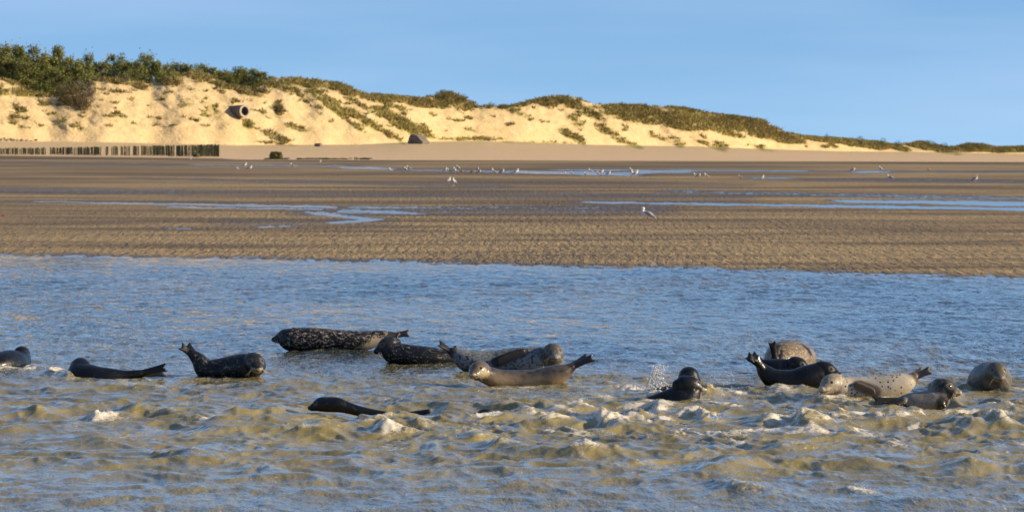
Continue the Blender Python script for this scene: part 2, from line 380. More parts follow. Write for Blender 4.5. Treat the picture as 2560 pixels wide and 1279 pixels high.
# the flats end where the beach begins
def tab(x, xs, ys): return np.interp(x, xs, ys)
def d_beach(px): return tab(px, [-700, 0, 600, 1200, 1800, 2560, 3300], [700, 692, 680, 655, 622, 586, 570])
rr = np.linspace(0, 1, 430)[:, None]
dn = 72.0; df = d_beach(cols2)[None, :] + 12
D2 = 1 / ((1 / dn) * (1 - rr) + (1 / df) * rr)
PX2 = np.broadcast_to(cols2[None, :], D2.shape); PYG = YH + F * H / D2
X2 = (PX2 - CX) * D2 / F; Y2 = D2
shore = tab(PX2, [-700, 0, 300, 700, 1200, 1700, 2560, 3300], [625, 640, 645, 652, 664, 675, 699, 716])
rise = (shore - PYG)                             # >0 beyond the waterline
Z2 = np.where(rise < 0, rise * 0.004, 0.045 * (1 - np.exp(-np.maximum(rise, 0) / 22.0))) - 0.004 + 0.006 * noise(X2 * .7, Y2 * .12, 301)
wetA = 0.95 * (1 - sst(-4, 17, rise + 6 * noise(PX2 / 130., PYG / 30., 3)))
toneA = 1.3 * fbm(PX2 / 900., PYG / 9., 8, 3) - 0.05 + 0.25 * sst(560, 620, PYG)  # banded tone paints in low sun shading of the sand's broad undulations
def seg(x0, y0, x1, y1, h0, h1, st=1.0, soft=2.5, ragged=1.2):
    global wetA
    tt = np.clip((PX2 - x0) / (x1 - x0), 0, 1)
    yc = y0 + (y1 - y0) * tt; hh = h0 + (h1 - h0) * tt
    ends = sst(x0 - 40, x0 + 60, PX2) * (1 - sst(x1 - 60, x1 + 40, PX2))
    dist = np.abs(PYG + ragged * noise(PX2 / 60., PYG / 8., 5) * 2 - yc) - hh
    wetA = np.maximum(wetA, st * ends * (1 - sst(-.5, soft, dist)))
for a_ in [(60,505,860,519,1.0,2.6,1.1,2),(840,519,1230,523,2.4,.6,.8,3),(385,518,840,526,.8,1.6,1.0,2),(820,527,1080,536,4,2.0,.95,4),
           (740,531,880,541,2.5,4.5,1.0,2.5),(390,574,510,573,.8,1.0,.9,2),(620,570,765,566,1.2,.8,1.0,2),
           (2060,503,2700,513,2.0,6,1.1,2.5),(1430,506,2700,527,1.2,3.5,1.05,2.5),(1640,480,2700,500,2.5,3.5,.62,5),(2200,494,2700,500,2,2,.7,3),
           (-300,404,700,415,2,2.5,.50,4),(440,411,900,416,2,2.5,.72,3),(820,418,1010,424,2,3,1.0,2.5),(980,424,1330,432,1.8,2.2,.75,3),(1250,430,1620,437,2.5,4.5,1.0,3),
           (1350,425,2050,428,1.5,1.2,.85,2.5),(1560,431,1760,429,4.5,1.5,1.05,2),(1700,428,2700,430,1.5,1.5,.55,3),(2110,430,2245,431,2.2,1.8,1.05,2),
           (1845,445,2020,447,1.2,1.5,.85,2),(1950,448,2800,460,1.5,4.5,.52,3),(1100,455,1900,466,4,3,.30,7),
           (300,446,1300,468,2,2.5,.50,4),(-300,472,500,482,6,5,.50,6),(400,480,1100,492,7,5,.40,7),(-300,502,600,509,2,3,.42,4),
           (1000,485,1900,500,8,7,.36,8),(1300,484,1700,487,1,1,.55,3),(700,530,1700,525,8,9,.45,9),(1150,520,1600,524,1,1,.62,3),(500,560,1000,556,5,8,.35,8)]: seg(*a_)
# the curved tail of the pool
for (x0, y0, x1, y1) in [(840,541,935,550),(935,550,900,554),(900,554,835,559)]:
    n_ = 8
    for k in range(n_):
        xx = x0 + (x1 - x0) * k / n_; yy = y0 + (y1 - y0) * k / n_
        wetA = np.maximum(wetA, 1.05 * (1 - sst(.8, 1.35, np.hypot((PX2 - xx) / 26., (PYG - yy) / 2.6))))
Z2 -= 0.02 * wetA * (rise > 10)
tag(grid('sand_flats', X2, Y2, Z2, M_SAND, {'wet': wetA, 'tone': toneA}), kind='structure')

# ------------------------------------------------------------------ beach and dunes
FX  = [-700, 0, 300, 600, 700, 900, 1040, 1200, 1500, 1750, 1900, 2100, 2300, 2560, 3300]
FYv = [350, 352, 356, 363, 362, 361, 354, 352, 362, 366, 372, 378, 380, 385, 388]
FDv = [790, 850, 870, 895, 905, 930, 950, 975, 1020, 1060, 1090, 1130, 1180, 1240, 1400]
KX  = [-700,-300,-60, 0, 40, 70,110,170,205,235,270,330,370,400,440,470,495,515,540,570,600,640,680,700,760,800,850,890,920,960,1000,1060,1090,1115,1150,1175,1200,1280,1320,1350,1400,1440,1470,1500,1600,1700,1800,1900,1935,1965,2000,2050,2130,2180,2240,2270,2300,2330,2380,2420,2450,2490,2560,2800,3300]
KYv = [170, 185,195,198,208,228,236,238,232,200,196,203,210,200,195,184,180,184,200,214,219,222,200,196,197,202,210,225,238,238,243,247,240,232,238,255,266,266,256,246,241,245,256,262,264,270,287,300,318,332,341,345,350,355,364,362,357,364,372,362,362,371,368,364,360]
cols3 = np.arange(-700, 3280, 4.0)
py_c = tab(cols3, KX, KYv) + 2.2 * noise(cols3 / 22., cols3 * 0, 200) + 1.2 * noise(cols3 / 8., cols3 * 0, 201)
py_f = tab(cols3, FX, FYv)
bulge = 15 * noise(cols3 / 210., cols3 * 0, 202) + 6 * noise(cols3 / 70., cols3 * 0, 203)
d_f = tab(cols3, FX, FDv) + bulge * 0.5
z_f = H - (py_f - YH) * d_f / F
z_c = H - (py_c - YH) * (d_f + 40) / F
z_c = np.maximum(z_c, z_f + 0.8)
wid = np.maximum((z_c - z_f) * 1.9, 12) + np.abs(bulge) * .5
d_c = d_f + wid
z_c = np.maximum(H - (py_c - YH) * d_c / F, z_f + .5)
d_b = d_beach(cols3)
segs = []
N1, N2, N3 = 26, 120, 40
Dl, Zl = [], []
for k in range(N1):
    t_ = k / N1; Dl.append(d_b + (d_f - d_b) * t_); Zl.append(0.06 + (z_f - .06) * (0.55 * t_ + .45 * t_ ** 2.0))
for k in range(N2):
    t_ = k / N2; Dl.append(d_f + (d_c - d_f) * t_); Zl.append(z_f + (z_c - z_f) * (np.sin(t_ * math.pi / 2) ** 0.95 * .55 + t_ * .45))
for k in range(N3 + 1):
    t_ = k / N3; Dl.append(d_c + 260 * t_ ** 1.5)
    Zl.append(np.where(z_c > 6, z_c - (z_c * .30) * sst(0, .4, t_), z_c - (.4) * t_))
D3 = np.array(Dl); Z3 = np.array(Zl)
PX3 = np.broadcast_to(cols3[None, :], D3.shape)
X3 = (PX3 - CX) * D3 / F
tf = (np.arange(D3.shape[0])[:, None] - N1) / N2
face = sst(0.02, .22, tf) * (1 - sst(.88, 1.0, tf))
gul = fbm(X3 / 7. + Z3 * .16, Z3 / 9., 210, 4, .55)
hs = np.clip((z_c - z_f)[None, :] / 14, .1, 1)
dd = face * hs * (1.7 * gul + 0.55 * noise(X3 / 2.2, Z3 / 2.0, 215))
D3 = D3 + dd; X3 = (PX3 - CX) * D3 / F
Z3 = Z3 + face * hs * (0.35 * noise(X3 / 3., D3 / 4., 216) + .15 * noise(X3 / 1.1, D3 / 1.4, 217))
back = sst(1.0, 1.1, tf)
Z3 = Z3 + back * (0.9 * noise(X3 / 14., D3 / 20., 218))
# dune hummocks behind, at the right
PYv = YH + (H - Z3) * F / D3
VEG = [  # centre px,py, half sizes, tilt (px down per px right), strength, tone (0 dark scrub .. 1 yellow marram)
 (30,205,60,10,.5,.8,.5),(110,238,80,6,.0,.9,.75),(60,225,60,7,.4,.6,.3),(60,300,50,30,.4,.42,.2),(35,300,18,14,0,.8,.1),(45,270,22,10,.5,.7,.2),(170,250,50,14,.2,.7,.2),(205,262,20,22,.5,.75,.1),
 (150,300,60,30,.4,.40,.6),(185,312,16,10,0,.7,.8),(290,205,70,6,.1,.85,.15),(350,218,30,8,.3,.8,.1),(295,228,30,6,.1,.6,.1),(300,290,30,12,.3,.55,.3),(420,205,50,10,.2,.8,.6),(500,192,35,14,.2,.85,.55),(570,218,60,10,.25,.7,.2),(610,225,50,16,.3,.75,.1),
 (470,260,40,20,.4,.42,.3),(530,275,40,22,.5,.45,.6),(550,300,30,20,.5,.38,.7),(620,310,14,16,.3,.75,.8),(695,275,12,24,.3,.8,.1),(700,215,50,14,.3,.85,.3),(735,318,40,8,.25,.8,.1),(690,340,40,12,.35,.75,.1),(690,358,60,6,.1,.6,.1),(770,208,80,12,.1,.9,.45),(850,222,60,14,.35,.95,.3),
 (740,230,40,8,.9,.75,.2),(830,255,70,9,.7,.75,.6),(840,278,80,9,.75,.85,.85),(910,300,60,12,.6,.85,.8),(900,262,50,9,.6,.6,.4),(960,258,60,10,.3,.8,.6),(930,240,60,10,.1,.9,.55),(990,248,60,10,.1,.95,.7),(1000,305,70,20,.55,.9,.8),(960,330,60,8,.55,.75,.7),(1050,325,40,14,.5,.8,.7),(980,285,50,10,.5,.7,.5),
 (1060,258,70,12,.1,1.0,.25),(1130,252,50,18,.3,1.0,.2),(1110,236,28,10,0,1,.0),(1200,268,60,4,.1,.6,.1),(1150,280,30,6,.5,.5,.3),(1160,320,40,12,.4,.40,.4),(1300,258,60,10,-.15,1,.15),(1300,285,40,10,.3,.6,.3),(1370,255,50,14,0,.85,.15),(1420,255,50,16,.3,.9,.3),(1440,300,30,30,.6,.55,.5),(1430,340,40,14,.5,.75,.35),(1340,356,120,4,.02,.6,.7),(1180,348,80,5,.0,.85,.8),
 (1480,285,40,16,.5,.75,.2),(1510,325,35,14,.5,.65,.3),(1560,290,50,16,.35,.7,.2),(1570,270,80,14,.1,1,.3),(1600,285,110,22,.15,1.1,.35),(1680,300,90,20,.25,1.1,.35),(1740,295,70,16,.35,1.1,.75),(1720,278,80,8,.2,1,.15),(1800,305,110,16,.2,1.1,.4),(1870,310,80,18,.25,1.1,.2),(1800,325,60,10,.3,.9,.7),(1900,332,60,14,.2,.95,.4),(1950,340,40,14,.3,.9,.2),
 (1545,345,40,12,.5,.65,.5),(1590,365,20,6,.3,.7,.8),(1690,350,30,14,.3,.5,.3),(1700,364,14,7,0,.85,.3),(1780,365,40,8,.35,.7,.5),(1800,362,24,10,.3,.75,.3),(1640,340,60,10,.4,.5,.4),(1900,370,50,8,.2,.55,.6),(1970,352,50,8,.1,.85,.5),
 (2040,348,60,6,.1,.9,.7),(2110,356,60,8,.15,.85,.6),(2090,370,24,8,.3,.6,.5),(2160,364,60,7,.15,.9,.5),(2220,366,60,6,.2,.95,.45),(2300,364,60,9,.2,1,.45),(2350,374,50,8,.2,1,.35),(2420,368,60,12,0,1.05,.3),(2480,374,60,8,0,1,.4),(2540,374,60,8,0,.95,.5),(2700,370,160,9,0,1,.4),
 (-200,230,300,20,0,.8,.4)]
vegA = np.zeros_like(Z3); vtA = np.full_like(Z3, .35)
wn = fbm(PX3 / 40., PYv / 14., 230, 3)
for (cx, cy, hx, hy, sl, stg, tn) in VEG:
    qx = (PX3 - cx) / hx; qy = (PYv - cy - sl * (PX3 - cx)) / hy
    g = stg * np.exp(-(qx ** 2 + qy ** 2) ** 1.3 * .8) * (1 + .7 * wn)
    vtA = np.where(g > vegA, tn, vtA); vegA = np.maximum(vegA, g)
sp = sst(.24, .42, noise(X3 / 3.2, Z3 / 1.3 + D3 / 9., 240) + .4 * noise(X3 / 1.3, Z3 / .7, 241)) * face
vegA = np.maximum(vegA, sp * .65 * sst(.05, .2, tf)); 
vegA = np.maximum(vegA, back * 1.0)
crestv = sst(.90, .99, tf) * (.75 + .8 * noise(PX3 / 30., PX3 * 0, 243)) * (PX3 < 2150)
vtA = np.where(crestv > vegA, .3, vtA); vegA = np.maximum(vegA, crestv * .70)
dampA = (1 - sst(-2, 2, tab(PX3, [-700, 0, 548, 575, 640, 1200, 2560, 3300], [386, 389, 396, 398, 402, 403, 408, 410]) - 0*PYv - PYv * 1.0 + 0) ) * (PYv > 380)
beachA = (1 - sst(-.20, .10, tf)) * np.ones_like(Z3)
tag(grid('dunes', X3, D3, Z3, M_DUNE, {'veg': vegA, 'vtone': vtA, 'beach': beachA, 'damp': dampA}), kind='structure')

# ------------------------------------------------------------------ tufts of grass and scrub (uncountable)
def tufts(name, mask, n, hmin, hmax, mat, seed, nb=7, spread=.5, lean=.35):
    r = np.random.default_rng(seed)
    w = (mask * (PX3 > -250) * (PX3 < 2820)).ravel(); w = w / w.sum()
    pick = r.choice(len(w), n, p=w)
    bx = X3.ravel()[pick] + r.normal(0, .25, n); by = D3.ravel()[pick] + r.normal(0, .2, n); bz = Z3.ravel()[pick] - .05
    V = np.zeros((n, nb, 3, 3)); hh = r.uniform(hmin, hmax, (n, nb))
    ang = r.uniform(0, 6.283, (n, nb)); ox = r.normal(0, spread * .4, (n, nb)); oy = r.normal(0, spread * .4, (n, nb))
    wdt = hh * r.uniform(.14, .3, (n, nb))
    cx_, sx_ = np.cos(ang) * wdt, np.sin(ang) * wdt
    for k, (sg) in enumerate((-1, 1)):
        V[:, :, k, 0] = bx[:, None] + ox + sg * cx_; V[:, :, k, 1] = by[:, None] + oy + sg * sx_; V[:, :, k, 2] = bz[:, None]
    V[:, :, 2, 0] = bx[:, None] + ox * 1.6 + r.normal(0, lean, (n, nb)) * hh; V[:, :, 2, 1] = by[:, None] + oy + r.normal(0, lean, (n, nb)) * hh
    V[:, :, 2, 2] = bz[:, None] + hh
    Fc = np.arange(n * nb * 3).reshape(-1, 3)
    return tag(mk(name, V.reshape(-1, 3), Fc, mat), kind='stuff')
vis = (tf < 1.18)
g_ = tufts('marram_grass', np.clip(vegA - .38, 0, 1) * np.clip(vtA, .1, 1) * vis * (tf > 0), 16000, .35, .85, M_MARRAM, 1)
tag(g_, 'yellow green marram grass growing in tufts over the sand dunes', 'grass')
g_ = tufts('low_scrub', np.clip(vegA - .42, 0, 1) * np.clip(1 - vtA, .05, 1) * vis * (tf > 0), 13000, .3, .95, M_SCRUB, 2, 8, .8, .5)
tag(g_, 'brown and dark green low scrub clinging to the dune crests', 'scrub')

# ground height of the dunes at a column and distance
def dz(px, d):
    j = int(np.clip(round((px + 700) / 4), 0, len(cols3) - 1)); return float(np.interp(d, D3[:, j], Z3[:, j]))
def dcrest(px):
    j = int(np.clip(round((px + 700) / 4), 0, len(cols3) - 1)); return float(d_c[j])
def face_point(px, py):                          # point on the dune face seen at a photo position
    j = int(np.clip(round((px + 700) / 4), 0, len(cols3) - 1)); k = int(np.argmin(np.abs(PYv[:N1 + N2 + 4, j] - py)))
    return X3[k, j], D3[k, j], Z3[k, j]

# ------------------------------------------------------------------ trees and bushes
def crown(seed, kind):
    r = np.random.default_rng(seed); trunk = MB(); cl = []
    if kind == 'pine':
        trunk.tube([(0, 0, -.04), (.01, 0, .4), (.02, .01, .95)], [.032, .022, .006], n=7, sub=2)
        for k in range(36):
            z = r.uniform(.06, .93); a_ = r.uniform(0, 6.283); ln = .36 * max(.05, 1 - (abs(z - .45) / .56) ** 2.2) ** .5 * r.uniform(.55, 1.2)
            tip = np.array([math.cos(a_) * ln, math.sin(a_) * ln, min(z + ln * r.uniform(.1, .45), .96)])
            trunk.tube([(0.01, 0, z), tip * [.6, .6, 1] + [0, 0, -.02], tip], [.010, .007, .003], n=4)
            for q in range(5): cl.append((tip * [r.uniform(.45, 1.05)] * 1 if False else tip * np.array([u := r.uniform(.4, 1.1), u, 1]) + r.normal(0, .025, 3), r.uniform(.05, .09)))
        for k in range(8): cl.append((np.array([0, 0, r.uniform(.75, .98)]) + r.normal(0, .03, 3), r.uniform(.03, .05)))
        nf = 17
    else:
        for k in range(7):
            a_ = r.uniform(0, 6.283); trunk.tube([(0, 0, -.05), (math.cos(a_) * .15, math.sin(a_) * .15, .35), (math.cos(a_) * .32, math.sin(a_) * .32, .7)], [.03, .018, .006], n=5)
        for k in range(70):
            a_ = r.uniform(0, 6.283); rr_ = r.uniform(0, 1) ** .5 * .55; z = r.uniform(.08, 1.0) * (1 - (rr_ / .62) ** 2 * .6)
            cl.append((np.array([math.cos(a_) * rr_, math.sin(a_) * rr_, z * .92]), r.uniform(.05, .10)))
        nf = 16
    C_ = np.array([c for c, _ in cl]); R_ = np.array([s_ for _, s_ in cl]); n = len(C_)
    P0 = C_[:, None, :] + r.normal(0, 1, (n, nf, 3)) * R_[:, None, None] * .62
    A_ = r.normal(0, 1, (n, nf, 3)); A_ /= np.linalg.norm(A_, axis=2)[..., None]
    B_ = np.cross(A_, r.normal(0, 1, (n, nf, 3))); B_ /= np.linalg.norm(B_, axis=2)[..., None]
    ls = R_[:, None, None] * .42
    V = np.stack([P0 - A_ * ls, P0 + B_ * ls * .8, P0 + A_ * ls * 1.1], 2)
    return V.reshape(-1, 3), np.arange(n * nf * 3).reshape(-1, 3), trunk
PROTO = {}
def plant(kind, var, name, mat, loc, h, w, label, cat, group=None):
    key = (kind, var, mat.name)
    if key not in PROTO:
        V, Fc, trunk = crown(100 + var * 7 + (50 if kind == 'pine' else 0), kind)
        o1 = mk('crown', V, Fc, mat); o2 = trunk.build('trunk' if kind == 'pine' else 'stem', M_BARK)
        PROTO[key] = (o1.data, o2.data, o2.name.split('.')[0]); bpy.data.objects.remove(o1); bpy.data.objects.remove(o2)
    m1, m2, nm = PROTO[key]
    root = bpy.data.objects.new(name, None); col.objects.link(root); root.location = loc
    root.scale = (w, w, h); root.rotation_euler = (0, 0, rnd.uniform(0, 6.28))
    for nn_, me in (('crown', m1), (nm, m2)):
        o = bpy.data.objects.new(nn_, me); col.objects.link(o); o.parent = root
    return tag(root, label, cat, group)
GP = 'pine trees on the dune top at the left'
TREES = [  # px, top py, width px, extra distance behind the crest, base py, label
 (-70,118,70,40,235,None),(-30,125,60,20,235,None),
 (12,120,60,38,235,'dark pine cut by the left edge of the photo, tallest crown of the group'),
 (48,124,52,30,236,'broad dark pine beside the one cut by the left edge'),
 (86,119,46,42,236,'pine with a pointed crown, highest tip of the dark grove'),
 (112,140,50,22,237,'dark pine at the front of the grove above the grassy ledge'),
 (30,150,62,14,232,'low dark pine in front of the tallest trees at the left edge'),
 (70,160,58,12,237,'dark spreading pine low in the front of the left grove'),
 (146,126,44,34,238,'pine with a brownish tip on the right side of the dark grove'),
 (172,146,56,22,238,'olive pine right of the brown tipped pine'),
 (140,170,56,12,238,'dark pine low above the bare sand scar'),
 (205,158,46,40,232,'olive pine just left of the small pointed dark pine'),
 (226,142,30,50,220,'small pointed dark pine between the grove and the green clump'),
 (252,160,40,44,205,'green pine right of the small pointed dark pine'),
 (284,138,50,46,205,'round topped green pine, tallest right of the dark grove'),
 (312,152,44,36,207,'yellowish green pine beside the round topped green one'),
 (338,158,42,40,208,'green pine left of the second round topped pine'),
 (361,142,46,46,208,'second round topped green pine on the ridge'),
 (390,158,40,40,206,'green pine right of the second round topped pine'),
 (414,162,34,44,204,'short green pine left of the yellow bush'),
 (442,158,34,50,202,'pointed green pine above the yellow bush'),
 (468,164,34,46,198,'pointed green pine just left of the sandy knoll'),
 (497,164,34,54,196,'pointed green pine behind the sandy knoll'),
 (524,172,34,46,198,'green pine right of the sandy knoll'),
 (548,178,34,40,208,'short green pine following the one right of the knoll'),
 (572,180,30,44,214,'small green pine over the reddish scrub'),
 (596,174,34,46,218,'dark green pine above the concrete pipe'),
 (622,176,40,36,222,'bushy dark green pine right above the concrete pipe'),
 (650,182,40,26,224,'bushy dark green pine second from the right end of the tree row'),
 (674,190,34,22,218,'last dark green pine at the right end of the tree row')]
for i, (px, pt, wp, off, pb, lb) in enumerate(TREES):
    d = dcrest(px) + off; zb = min(dz(px, d), H - (pb - YH) * d / F) ; zt = H - (pt - YH) * d / F
    plant('pine', i % 5, 'pine_tree', M_PINE, ((px - CX) * d / F, d, zb - .3), (zt - zb) * 1.04, wp * d / F * 2.0,
          lb or 'dark pine beyond the left edge of the photo', 'tree', GP)
RX = [25, 60, 100, 140, 185, 225, 265, 305, 345, 385, 430, 480, 530, 580, 630]
REAR = ['the pines at the left edge', 'the gap left of the tallest pointed pine', 'the crowns of the dark grove', 'the dark grove below its brownish tip', 'the right half of the dark grove', 'the olive pines above the brown bush', 'the gap beside the small pointed pine',
 'the round topped green pine', 'the yellowish green pine', 'the second round topped pine', 'the short pines by the yellow bush', 'the pointed pines left of the knoll', 'the pines behind the sandy knoll', 'the short pines over the reddish scrub', 'the dark pines above the pipe', 'the last pines of the row']
for i in range(26):                              # second rank filling the grove
    px = rnd.uniform(-60, 700); d = dcrest(px) + rnd.uniform(45, 80)
    pt = tab(px, [-60, 100, 170, 230, 300, 400, 500, 600, 700], [140, 145, 160, 168, 160, 168, 178, 188, 200]) + rnd.uniform(-3, 6)
    zb = dz(px, d) - 1; zt = H - (pt - YH) * d / F
    plant('pine', i % 5, 'pine_tree', M_PINE, ((px - CX) * d / F, d, zb), max(zt - zb, 3), 46 * d / F * 1.9, 'rear tree showing through ' + REAR[int(np.searchsorted(RX, px))], 'tree', GP)
BUSH = [ # px, base py, top py, width px, material, label
 (190,262,192,80,M_BROWNBUSH,'large grey brown bush spilling down the dune right of the dark grove'),
 (160,232,195,50,M_GREENBUSH,'green bush at the foot of the dark pines beside the brown bush'),
 (225,240,200,40,M_BROWNBUSH,'brown bush right of the large grey brown bush'),
 (205,275,235,40,M_BROWNBUSH,'dark brown bush hanging lowest below the large bush'),
 (434,203,176,44,M_MARRAM,'bright yellow green bush in front of the short pines'),
 (402,206,186,30,M_GREENBUSH,'low green bush left of the bright yellow bush'),
 (655,232,196,50,M_GREENBUSH,'dark green bush below the last pines of the row'),
 (1110,252,224,50,M_GREENBUSH,'round dark bush on the middle of the dune crest'),
 (1148,254,233,44,M_GREENBUSH,'low dark bush right of the round dark crest bush'),
 (1228,268,254,24,M_GREENBUSH,'small green bush alone in the dip of the crest'),
 (1262,270,258,30,M_GREENBUSH,'low dark bush beside the small bush in the dip'),
 (1405,258,238,34,M_GREENBUSH,'dark bush on top of the central sandy dune'),
 (1365,256,240,34,M_GREENBUSH,'dark bush left of the top of the central sandy dune'),
 (1555,268,253,34,M_GREENBUSH,'dark bush on the skyline of the grassy dune'),
 (1610,270,257,24,M_GREENBUSH,'small dark bush right of the skyline bush on the grassy dune'),
 (1828,300,284,34,M_GREENBUSH,'dark bush on the descending ridge at the right'),
 (1875,305,290,40,M_GREENBUSH,'broad dark bush low on the descending ridge'),
 (2152,364,340,34,M_GREENBUSH,'dark green bush sticking up over the low dunes at the right'),
 (2066,350,332,14,M_GREENBUSH,'tiny thin bush on the low crest left of the dark green bush'),
 (2116,358,344,18,M_GREENBUSH,'small sparse bush just left of the dark green bush'),
 (2207,368,342,18,M_PINE,'narrow pointed dark bush right of the dark green bush'),
 (2245,370,350,22,M_GREENBUSH,'small open bush right of the narrow pointed bush'),
 (2320,368,350,50,M_GREENBUSH,'round green mound of bushes left of the twin mounds'),
 (2360,374,356,50,M_GREENBUSH,'dark green bush in the hollow behind the low dunes'),
 (2420,376,354,46,M_GREENBUSH,'rounded green bush, left one of the twin mounds'),
 (2450,376,355,44,M_GREENBUSH,'rounded green bush, right one of the twin mounds'),
 (2500,380,366,60,M_GREENBUSH,'low green bush between the twin mounds and the right edge'),
 (2548,378,362,50,M_GREENBUSH,'low green bush at the right edge of the photo'),
 (698,280,252,22,M_BROWNBUSH,'brown bush on the bare sand right of the concrete pipe'),
 (622,318,298,22,M_GREENBUSH,'small green bush under the mouth of the concrete pipe'),
 (1035,336,305,40,M_MARRAM,'yellow green tuft of grass above the tilted concrete block')]
for i, (px, pb, pt, wp, mt, lb) in enumerate(BUSH):
    x_, d, z_ = face_point(px, pb)
    hh = (pb - pt) * d / F
    plant('bush', i % 5, 'bush', mt, (x_, d, z_ - .2), hh * 1.1 + .2, wp * d / F / 1.1, lb, 'bush')

# ------------------------------------------------------------------ concrete wreckage, rocks, posts
def thing(name, loc, label, cat, group=None):
    r_ = bpy.data.objects.new(name, None); col.objects.link(r_); r_.location = loc; return tag(r_, label, cat, group)
x_, d, z_ = face_point(600, 292); s = F / d
pr = thing('concrete_pipe', (x_, d - 1.5, z_), 'concrete pipe jutting out of the dune face with its round mouth to the right', 'pipe')
mb = MB(); R_, r_in = 16.0 / s, 11.5 / s; n = 28
ax = np.array([.66, -.75, .04]); ax /= np.linalg.norm(ax); sd_ = np.cross(ax, [0, 0, 1]); sd_ /= np.linalg.norm(sd_); u_ = np.cross(sd_, ax)
c1 = np.array([13 / s, 0, 14 / s]); Vv = []
for (tt, rr_) in ((-6.0, R_), (0, R_), (0, R_ * 1.001), (0, r_in), (-4.5, r_in)):
    for k in range(n):
        a_ = k * 6.28318 / n; Vv.append(c1 + ax * tt + sd_ * math.cos(a_) * rr_ + u_ * math.sin(a_) * rr_)
Fc = []
for i in range(4):
    for k in range(n): Fc.append((i * n + k, i * n + (k + 1) % n, (i + 1) * n + (k + 1) % n, (i + 1) * n + k))
Fc.append(tuple(4 * n + k for k in range(n)))
mb.add(Vv, Fc); mb.build('pipe_shell', M_DARKCONC, pr)
mb = MB(); Vv = []
for (tt, rr_) in ((-.1, R_ * 1.02), (.12, R_ * 1.02), (.12, r_in * .98), (-.1, r_in * .98)):
    for k in range(n):
        a_ = k * 6.28318 / n; Vv.append(c1 + ax * tt + sd_ * math.cos(a_) * rr_ + u_ * math.sin(a_) * rr_)
Fc = [(i * n + k, i * n + (k + 1) % n, (i + 1) % 4 * n + (k + 1) % n, (i + 1) % 4 * n + k) for i in range(4) for k in range(n)]
mb.add(Vv, Fc); mb.build('pipe_rim', M_CONC, pr)  # paler than the shell: the pipe's lit end is painted in

def block(px, py, prof, depth, rz, mat, name, label, cat):
    d = min(Dg(max(py, 370)), 1200)
    x_, d, z_ = face_point(px, py) ; s = F / d
    P0 = [(q[0] / s, -depth / 2, q[1] / s) for q in prof] + [(q[0] / s, depth / 2, q[1] / s) for q in prof]
    k = len(prof); Fc = [tuple(range(k)), tuple(range(2 * k - 1, k - 1, -1))] + [(i, i + k, (i + 1) % k + k, (i + 1) % k) for i in range(k)]
    o = mk(name, P0, Fc, mat); o.location = (x_, d, z_ - .15); o.rotation_euler = (0, 0, rz)
    b_ = o.modifiers.new('b', 'BEVEL'); b_.width = .08; b_.segments = 2
    return tag(o, label, cat)
block(1042, 359, [(-20, 3), (-14, 21), (-6, 26), (8, 22), (26, 6), (22, -6), (0, -4)], 3.2, -.55, M_DARKCONC, 'concrete_block', 'tilted dark concrete block half buried at the foot of the dune', 'concrete block')
block(796, 366, [(-8, -1), (-8, 9), (7, 10), (8, 0)], 1.4, -.3, M_DARKCONC, 'concrete_block', 'small square concrete block lying alone on the dry beach', 'concrete block')
def algae(px, py, w, h_, label):
    x0_, d, zg_ = face_point(px, py); s = F / d
    r = np.random.default_rng(int(px)); me = bpy.data.meshes.new('b'); import bmesh
    bm = bmesh.new(); bmesh.ops.create_icosphere(bm, subdivisions=3, radius=1)
    for q in bm.verts:
        c_ = q.co; k = max(abs(c_.x), abs(c_.y), abs(c_.z)); c_ = c_.lerp(c_ / k, .55)
        nn_ = 1 + .25 * float(noise(np.array([c_.x * 2.3 + px]), np.array([c_.z * 2.3 + c_.y * 1.7]), 3)[0])
        q.co = Vector((c_.x * w / 2 / s, c_.y * .8, (c_.z * .5 + .42) * h_ / s)) * nn_
    bm.to_mesh(me); bm.free(); me.materials.append(M_ALGAE)
    o = bpy.data.objects.new('algae_covered_block', me); col.objects.link(o); o.location = ((px - CX) / s, d, zg_); return tag(o, label, 'concrete block')
algae(690, 398, 32, 21, 'dark green algae covered block standing where the beach meets the flats')
algae(491, 392, 16, 9, 'small black weed covered lump at the foot of the wooden posts')
# driftline of weed
mb = MB()
for k in range(150):
    px = rnd.choice([rnd.uniform(745, 925), rnd.uniform(760, 850), rnd.uniform(905, 925), rnd.uniform(665, 720)]); py = 397.5 + rnd.uniform(-1.2, 1)
    x_, d, zg_ = face_point(px, py); x_ = (px - CX) * d / F
    mb.tube([(x_ - rnd.uniform(.1, .5), d, zg_ + .02), (x_ + rnd.uniform(.1, .5), d + rnd.uniform(-1, 1), zg_ + .08)], [rnd.uniform(.05, .16), rnd.uniform(.05, .12)], n=5)
tag(mb.build('seaweed_line', M_WEED), 'thin dark line of seaweed along the upper edge of the flats', 'seaweed', kind='stuff')

